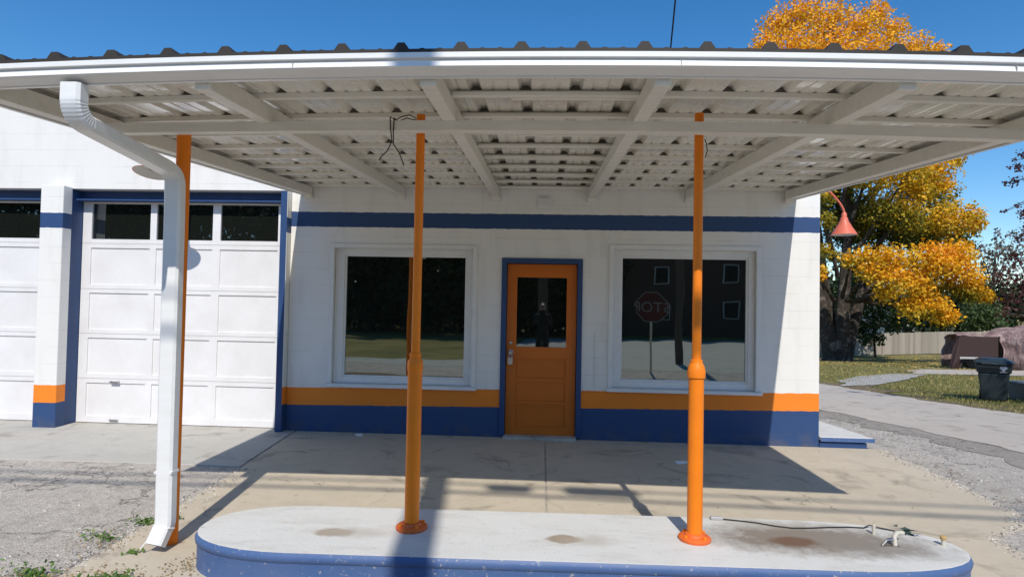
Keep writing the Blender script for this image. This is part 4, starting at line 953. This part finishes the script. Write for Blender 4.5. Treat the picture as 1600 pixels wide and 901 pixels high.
# ------------------------------------------------------------------ things on the lawn
fy0 = at(1300, 540, 44); 
fn = empty('wooden_fence', (24, 44, hgt(24, 44)), 'weathered grey board fence across the far side of the lawn', 'fence')
xa, xb = 17.5, 46
bd = MB(); x = xa; k = 0
while x < xb:
    wd = .14; z = hgt(x, 44); stp_ = math.floor((x - xa) / 2.4); h = 1.58 + .03 * math.sin(stp_ * 2.2) + R.uniform(-.012, .012)
    bd.box(x, x + wd - .012, 44, 44.02, z + .04, z + h); x += wd
bd.build('boards', 'fence_wood', fn)
for zz in (.35, 1.25):
    rl = MB()
    for xx in frange(xa, xb, 1): rl.box(xx, xx + 1.0, 44.021, 44.06, hgt(xx, 44) + zz, hgt(xx, 44) + zz + .09)
    rl.build('rail', 'fence_wood', fn)
for xx in frange(xa, xb, 2.4): MB().box(xx - .06, xx + .06, 43.94 if abs(xx - 24.7) < 1.2 else 44.061, 44.17, hgt(xx, 44) - .2, hgt(xx, 44) + 1.6).build('fence_post', 'fence_wood', fn)
wh = at(1412, 500, 62)
hw = empty('white_house', (wh.x, 63, hgt(wh.x, 63)), 'white sided house glimpsed through the trees over the fence', 'house')
MB().box(wh.x - 1.0, wh.x + 3.6, 60, 68, -3, 1.9).build('wall', 'house_white', hw)
MB().add([(wh.x - 1.5, 59.5, 1.85), (wh.x + 4, 59.5, 1.85), (wh.x + 4, 68.5, 1.85), (wh.x - 1.5, 68.5, 1.85), (wh.x + 1.3, 59.5, 3.6), (wh.x + 1.3, 68.5, 3.6)], [(0, 1, 4), (1, 2, 5, 4), (2, 3, 5), (3, 0, 4, 5), (0, 3, 2, 1)]).build('roof', 'shingle', hw)
f = MB().box(wh.x - .1, wh.x + .8, 59.94, 60, .1, 1.3).build('window', 'bumper_grey', hw); MB().box(wh.x, wh.x + .7, 59.93, 59.94, .2, 1.2).build('pane', 'garage_glass', f)

# wheeled bin
bz = hgt(9.65, 13.1)
bn = empty('wheeled_bin', (9.62, 13.1, bz), 'dark green wheeled rubbish bin with white mark standing on the lawn by the alley', 'bin')
def taper(mb, cx, cy, z0, z1, w0, d0, w1, d1):
    return mb.add([(cx - w0, cy - d0, z0), (cx + w0, cy - d0, z0), (cx + w0, cy + d0, z0), (cx - w0, cy + d0, z0), (cx - w1, cy - d1, z1), (cx + w1, cy - d1, z1), (cx + w1, cy + d1, z1), (cx - w1, cy + d1, z1)],
                  [(3, 2, 1, 0), (4, 5, 6, 7), (0, 1, 5, 4), (1, 2, 6, 5), (2, 3, 7, 6), (3, 0, 4, 7)])
bxx, byy = 9.62, 13.1
mb = MB(); taper(mb, bxx, byy, bz + .02, bz + .60, .20, .24, .265, .32); taper(mb, bxx, byy, bz + .601, bz + .80, .285, .34, .305, .37)
mb.build('bin_body', 'bin_plastic', bn, bevel=.03)
mb = MB(); taper(mb, bxx, byy - .01, bz + .80, bz + .835, .33, .40, .335, .405); taper(mb, bxx, byy - .01, bz + .836, bz + .90, .325, .39, .21, .26)
mb.build('lid', 'bin_plastic', bn, bevel=.02)
MB().tube([(bxx - .2, byy - .44, bz + .80), (bxx + .2, byy - .44, bz + .80)], .02, 10).build('handle', 'bin_plastic', bn, True)
for sx in (-1, 1):
    MB().lathe((bxx + sx * .21, byy + .25, bz + .10), [(.04, -.03), (.11, -.03), (.12, -.02), (.12, .02), (.11, .03), (.04, .03)], 20, tilt=Matrix.Rotation(math.pi / 2, 3, 'Y')).build('wheel', 'cable', bn, True)
# (the whole bin is turned to face the forecourt)
# white emblem: two rounded lobes, a stem and a short line of print beneath
em = MB(); ey = byy - .365
def disc(mb, cx, cz, rx, rz, y): mb.add([(cx + rx * math.cos(i * math.pi / 8), y + (cz - bz - .6) * -.02, cz + rz * math.sin(i * math.pi / 8)) for i in range(16)], [tuple(range(16))])
ez = bz + .665
disc(em, bxx + .13, ez + .055, .035, .035, ey - .012); disc(em, bxx + .185, ez + .06, .032, .032, ey - .0125); disc(em, bxx + .157, ez + .02, .03, .028, ey - .013)
em.box(bxx + .147, bxx + .166, ey - .016, ey - .011, ez - .02, ez + .02); em.box(bxx + .10, bxx + .215, ey - .016, ey - .011, ez - .035, ez - .022)
em.build('emblem', 'bin_mark', bn)
bn.rotation_euler = (0, 0, -.62)
tz = hgt(10.55, 13.2)
tt = empty('storage_tote', (10.6, 13.2, tz), 'low grey plastic tote on the grass at the right edge beside the wheeled bin', 'tote')
mb = MB(); taper(mb, 10.62, 13.2, tz, tz + .36, .42, .26, .46, .3); mb.build('tub', 'grey_plastic', tt, bevel=.02)
MB().box(10.62 - .48, 10.62 + .48, 12.88, 13.52, tz + .361, tz + .395).build('lid', 'grey_plastic', tt, bevel=.01)

# vehicle under a tarp, on its driveway
vz = hgt(21, 27.5)
vx0 = at(1500, 550, 27).x; vx1 = at(1562, 550, 27).x
vh = empty('covered_vehicle', (vx1, 27.5, vz), 'vehicle under a faded maroon tarp with its dark nose left open', 'covered vehicle')
def tarp_mesh():
    mb = MB(); nu, nv = 90, 40; V = []
    x0, x1 = vx0 + .12, vx0 + 6.4
    for i in range(nu + 1):
        u = i / nu; x = x0 + (x1 - x0) * u
        ht = 1.55 + (.55 * min(1, max(0, (u - .22) / .4)) if u < .7 else .55) + .05 * math.sin(u * 21)
        for j in range(nv + 1):
            a = math.pi * j / nv
            fy = -math.cos(a); fz = math.sin(a)
            q = j * 22 / nv
            fold = 1 + .11 * (abs(math.sin(u * 26 + 1.5 * math.sin(q * .7))) - .5) * (1 - .6 * fz) + .04 * abs(math.sin(u * 41 + q * 1.3))
            y = 27.75 + (.5 if u < .3 else .5 + .75 * min(1, (u - .3) / .1)) * math.copysign(abs(fy) ** .45, fy) * fold; z = vz + .02 + ht * abs(fz) ** .40 * (1 - .05 * abs(math.sin(u * 19 + q * .35)))
            V.append((x + .12 * math.sin(q * 1.1) * (1 - fz), y, z))
    Fc = [(i * (nv + 1) + j, (i + 1) * (nv + 1) + j, (i + 1) * (nv + 1) + j + 1, i * (nv + 1) + j + 1) for i in range(nu) for j in range(nv)]
    s0 = int(nu * .29)                                            # the cloth begins behind the open nose; ahead of it only the top and one flap
    Fc = [f for f in Fc if f[0] // (nv + 1) >= s0 or f[0] % (nv + 1) >= 13]
    o = MB().add(V, Fc).build('tarp', 'tarp', vh, True)
    sm_ = o.modifiers.new('s', 'SOLIDIFY'); sm_.thickness = .02
tarp_mesh()
MB().box(vx0 + .05, vx1 + .05, 27.12, 27.2, vz + .55, vz + 1.46).build('grille', 'grille_dark', vh, bevel=.03)
MB().box(vx0 + .0, vx1 + .1, 27.02, 27.14, vz + .46, vz + .55).build('bumper', 'bumper_grey', vh, bevel=.02)
MB().add([(vx0 + .05, 27.05, vz + 1.5), (vx0 - .0, 27.0, vz + .5), (vx0 - .36, 27.0, vz + .02), (vx0 - .38, 27.1, vz + .02), (vx0 - .22, 27.15, vz + .9), (vx0 + .02, 27.2, vz + 1.48), (vx0 + .12, 27.2, vz + .02)], [(0, 1, 2), (0, 2, 3, 4), (0, 4, 5), (1, 6, 2)]).build('tarp_flap', 'grille_dark', vh)
mb = MB(); mb.tube([(vx0 + .35, 27.3, vz + .5), (vx0 + .12, 27.2, vz + .05)], .03, 8); mb.tube([(vx0 + .7, 27.3, vz + .5), (vx0 + .9, 27.25, vz + .15)], .03, 8); mb.build('strut', 'grille_dark', vh)
for x in (vx0 + .5, vx0 + 5.2): MB().lathe((x + .4, 27.6, vz + .33), [(.1, -.1), (.3, -.1), (.33, -.06), (.33, .06), (.3, .1), (.1, .1)], 20, tilt=Matrix.Rotation(math.pi / 2, 3, 'X')).build('wheel', 'cable', vh, True)

# ------------------------------------------------------------------ grass, weeds, leaf litter
def blades(name, pts, h, wd, mat, label, cat='grass', lean=.5, lcv=None):
    P = np.array(pts); N = len(P); a = NR.random(N) * 6.283; hh = h * NR.uniform(.45, 1.25, N)
    dx = np.cos(a) * wd; dy = np.sin(a) * wd; V = np.empty((N, 3, 3))
    V[:, 0] = P + np.c_[dx, dy, 0 * dx]; V[:, 1] = P - np.c_[dx, dy, 0 * dx]
    V[:, 2] = P + np.c_[NR.normal(size=N) * hh * lean, NR.normal(size=N) * hh * lean, hh]
    o = raw_mesh(name, mat, None, V.reshape(-1, 3), 3, np.repeat(NR.random(N) if lcv is None else lcv, 3)); return tag(o, label, cat, None, 'stuff')
pts = []
while len(pts) < 42000:
    y = 8 + 27 * R.random() ** 1.5; xl = lerp_poly(AR, y) + .08; xr_ = .86 * y + 1.5
    if xr_ <= xl: continue
    x = R.uniform(xl, xr_)
    gapn = math.sin(x * 1.9 + y * .7) + math.sin(y * 1.3 - x * .6) + math.sin(x * 4.1)
    if R.random() < .25 + .2 * gapn: continue
    if 22.6 < y < 26.6 and x > 13.9: continue
    if 15.6 < y < 22 and abs(x - (8.3 + (y - 15.9) * .82)) < .7 and R.random() < .85: continue
    if x < lerp_poly(AR, y) + .9 and R.random() < .62: continue
    pts.append((x, y, hgt(x, y) - .012))
blades('lawn_grass', pts, .055, .010, 'grass_blades', 'short patchy lawn grass right of the alley', 'grass', .5)
# weeds in joints and at the dirt strip
pts = []
for _ in range(900):
    x = R.gauss(-2.42, .19); y = R.gauss(3.19, .05); pts.append((x, y, .0))
def weeds(name, spots, label):
    allc = []
    for (x, y, s_, k) in spots:
        for _ in range(k):
            allc.append((x + R.gauss(0, s_), y + R.gauss(0, s_ * .5), .004 + abs(R.gauss(0, s_ * .28))))
    P = np.array(allc); N = len(P); nrm = NR.normal(size=(N, 3)) * .6 + np.array([0, -.2, 1]); nrm /= np.linalg.norm(nrm, axis=1)[:, None]
    a = np.cross(nrm, NR.normal(size=(N, 3))); a /= np.linalg.norm(a, axis=1)[:, None]; b = np.cross(nrm, a); s2 = NR.uniform(.008, .024, N)[:, None]
    V = np.empty((N, 4, 3)); V[:, 0] = P + a * s2; V[:, 1] = P + b * s2 * .4; V[:, 2] = P - a * s2; V[:, 3] = P - b * s2 * .4
    o = raw_mesh(name, 'weed_leaves', None, V.reshape(-1, 3), 4, np.repeat(NR.random(N), 4)); return tag(o, label, 'weeds', None, 'stuff')
weeds('weed_patch', [(-2.36, 3.16, .075, 420), (-2.22, 3.15, .05, 160), (-2.83, 3.2, .05, 90), (-2.9, 3.24, .08, 60)], 'bright green weeds at the bottom edge below the downspout')
weeds('weed_patch', [(-2.72, 4.02, .06, 110), (-2.62, 4.12, .04, 60), (-2.86, 3.75, .06, 60), (-2.5, 3.55, .03, 30)], 'thin weeds along the crack between asphalt and concrete')
pts = [(R.uniform(-4.5, -1.9), R.uniform(2.9, 3.2), 0) for _ in range(1500)] + [(R.uniform(-1.9, 2.3), 3.16 + R.gauss(0, .015), 0) for _ in range(260)]
blades('dry_grass', pts, .035, .004, 'grass_blades', 'dry grass wisps along the dirt strip and island foot', 'grass', .7, NR.uniform(.5, 1, len(pts)))
def litter(name, pts, size, label, lo=0, hi=1):
    P = np.array(pts); N = len(P); nrm = NR.normal(size=(N, 3)) * .35 + np.array([0, 0, 1]); nrm /= np.linalg.norm(nrm, axis=1)[:, None]
    a = np.cross(nrm, NR.normal(size=(N, 3))); a /= np.linalg.norm(a, axis=1)[:, None]; b = np.cross(nrm, a); s2 = size * NR.uniform(.5, 1.2, N)[:, None]
    V = np.empty((N, 4, 3)); V[:, 0] = P + a * s2; V[:, 1] = P + b * s2 * .6; V[:, 2] = P - a * s2; V[:, 3] = P - b * s2 * .6; V[:, :, 2] += .006
    o = raw_mesh(name, 'litter', None, V.reshape(-1, 3), 4, np.repeat(NR.uniform(lo, hi, N), 4)); return tag(o, label, 'leaf litter', None, 'stuff')
pts = [(R.gauss(-2.06, .05), R.gauss(3.42, .09), .003) for _ in range(160)] + [(R.gauss(-2.45, .2), R.gauss(3.28, .06), .003) for _ in range(160)] + [(R.gauss(-2.85, .12), R.gauss(3.68, .12), .003) for _ in range(150)]
pts += [(R.uniform(-9, -3.2), 7.06 + abs(R.gauss(0, .05)) * -1 + .0, .006) for _ in range(160)] + [(R.uniform(-4.3, -1.9), R.uniform(2.95, 3.22), .01) for _ in range(500)] + [(R.uniform(-2.9, 3.8), R.uniform(4.2, 6.9), .003) for _ in range(60)]
pts += [(R.gauss(4.05, .10), R.uniform(5.0, 7.6), .002) for _ in range(260)]
litter('dry_leaves', pts, .009, 'brown dry leaf crumbs scattered on the concrete and along its edges', 0, .7)
def stones(name, pts, smin, smax, mat, label):
    base = np.array([(1, 0, 0), (-.5, .86, 0), (-.5, -.86, 0), (.1, .05, .85), (-.2, .2, -.3)]); fc_ = [(0, 1, 3), (1, 2, 3), (2, 0, 3)]
    P = np.array(pts); N = len(P); s2 = NR.uniform(smin, smax, N) ; a = NR.random(N) * 6.283
    B = base[None] * NR.uniform(.6, 1.3, (N, 5, 3)) * s2[:, None, None]
    X = B[:, :, 0] * np.cos(a)[:, None] - B[:, :, 1] * np.sin(a)[:, None]; Y = B[:, :, 0] * np.sin(a)[:, None] + B[:, :, 1] * np.cos(a)[:, None]
    W = np.stack([X, Y, B[:, :, 2]], -1) + P[:, None]; T = W[:, [i for f in fc_ for i in f]].reshape(-1, 3)
    o = raw_mesh(name, mat, None, T, 3, np.repeat(NR.random(N), 9)); return tag(o, label, 'gravel', None, 'stuff')
pts = []
for _ in range(2200):
    y = R.uniform(4.2, 10); x = R.uniform(lerp_poly(CE, min(y, 7.3)) - .05 + (.3 if y > 7 else 0), lerp_poly(AL, y) - .3)
    pts.append((x, y, hgt(x, y) - .006))
for _ in range(900): y = R.uniform(4.0, 7.0); pts.append((lerp_poly(CE, y) - abs(R.gauss(0, .06)), y, 0))
for _ in range(900):
    y = 3.1 + 2.3 * R.random() ** 1.3; pts.append((R.uniform(-6.5, -2.8), y, -.006))
for _ in range(500): pts.append((-2.72 + R.gauss(0, .06), R.uniform(3.1, 5.4), .002))
stones('loose_gravel', pts, .003, .013, 'stone_chips', 'loose pale stone chips over the worn asphalt lot')
pts = []
for _ in range(3200):
    y = R.uniform(19, 43); x = R.uniform(lerp_poly(AR, y) + .1, .62 * y + 3)
    if R.random() < .3 + .7 * (y > 27): pts.append((x, y, hgt(x, y)))
litter('fallen_leaves', pts, .07, 'yellow fallen maple leaves spread over the far lawn', .5, 1)
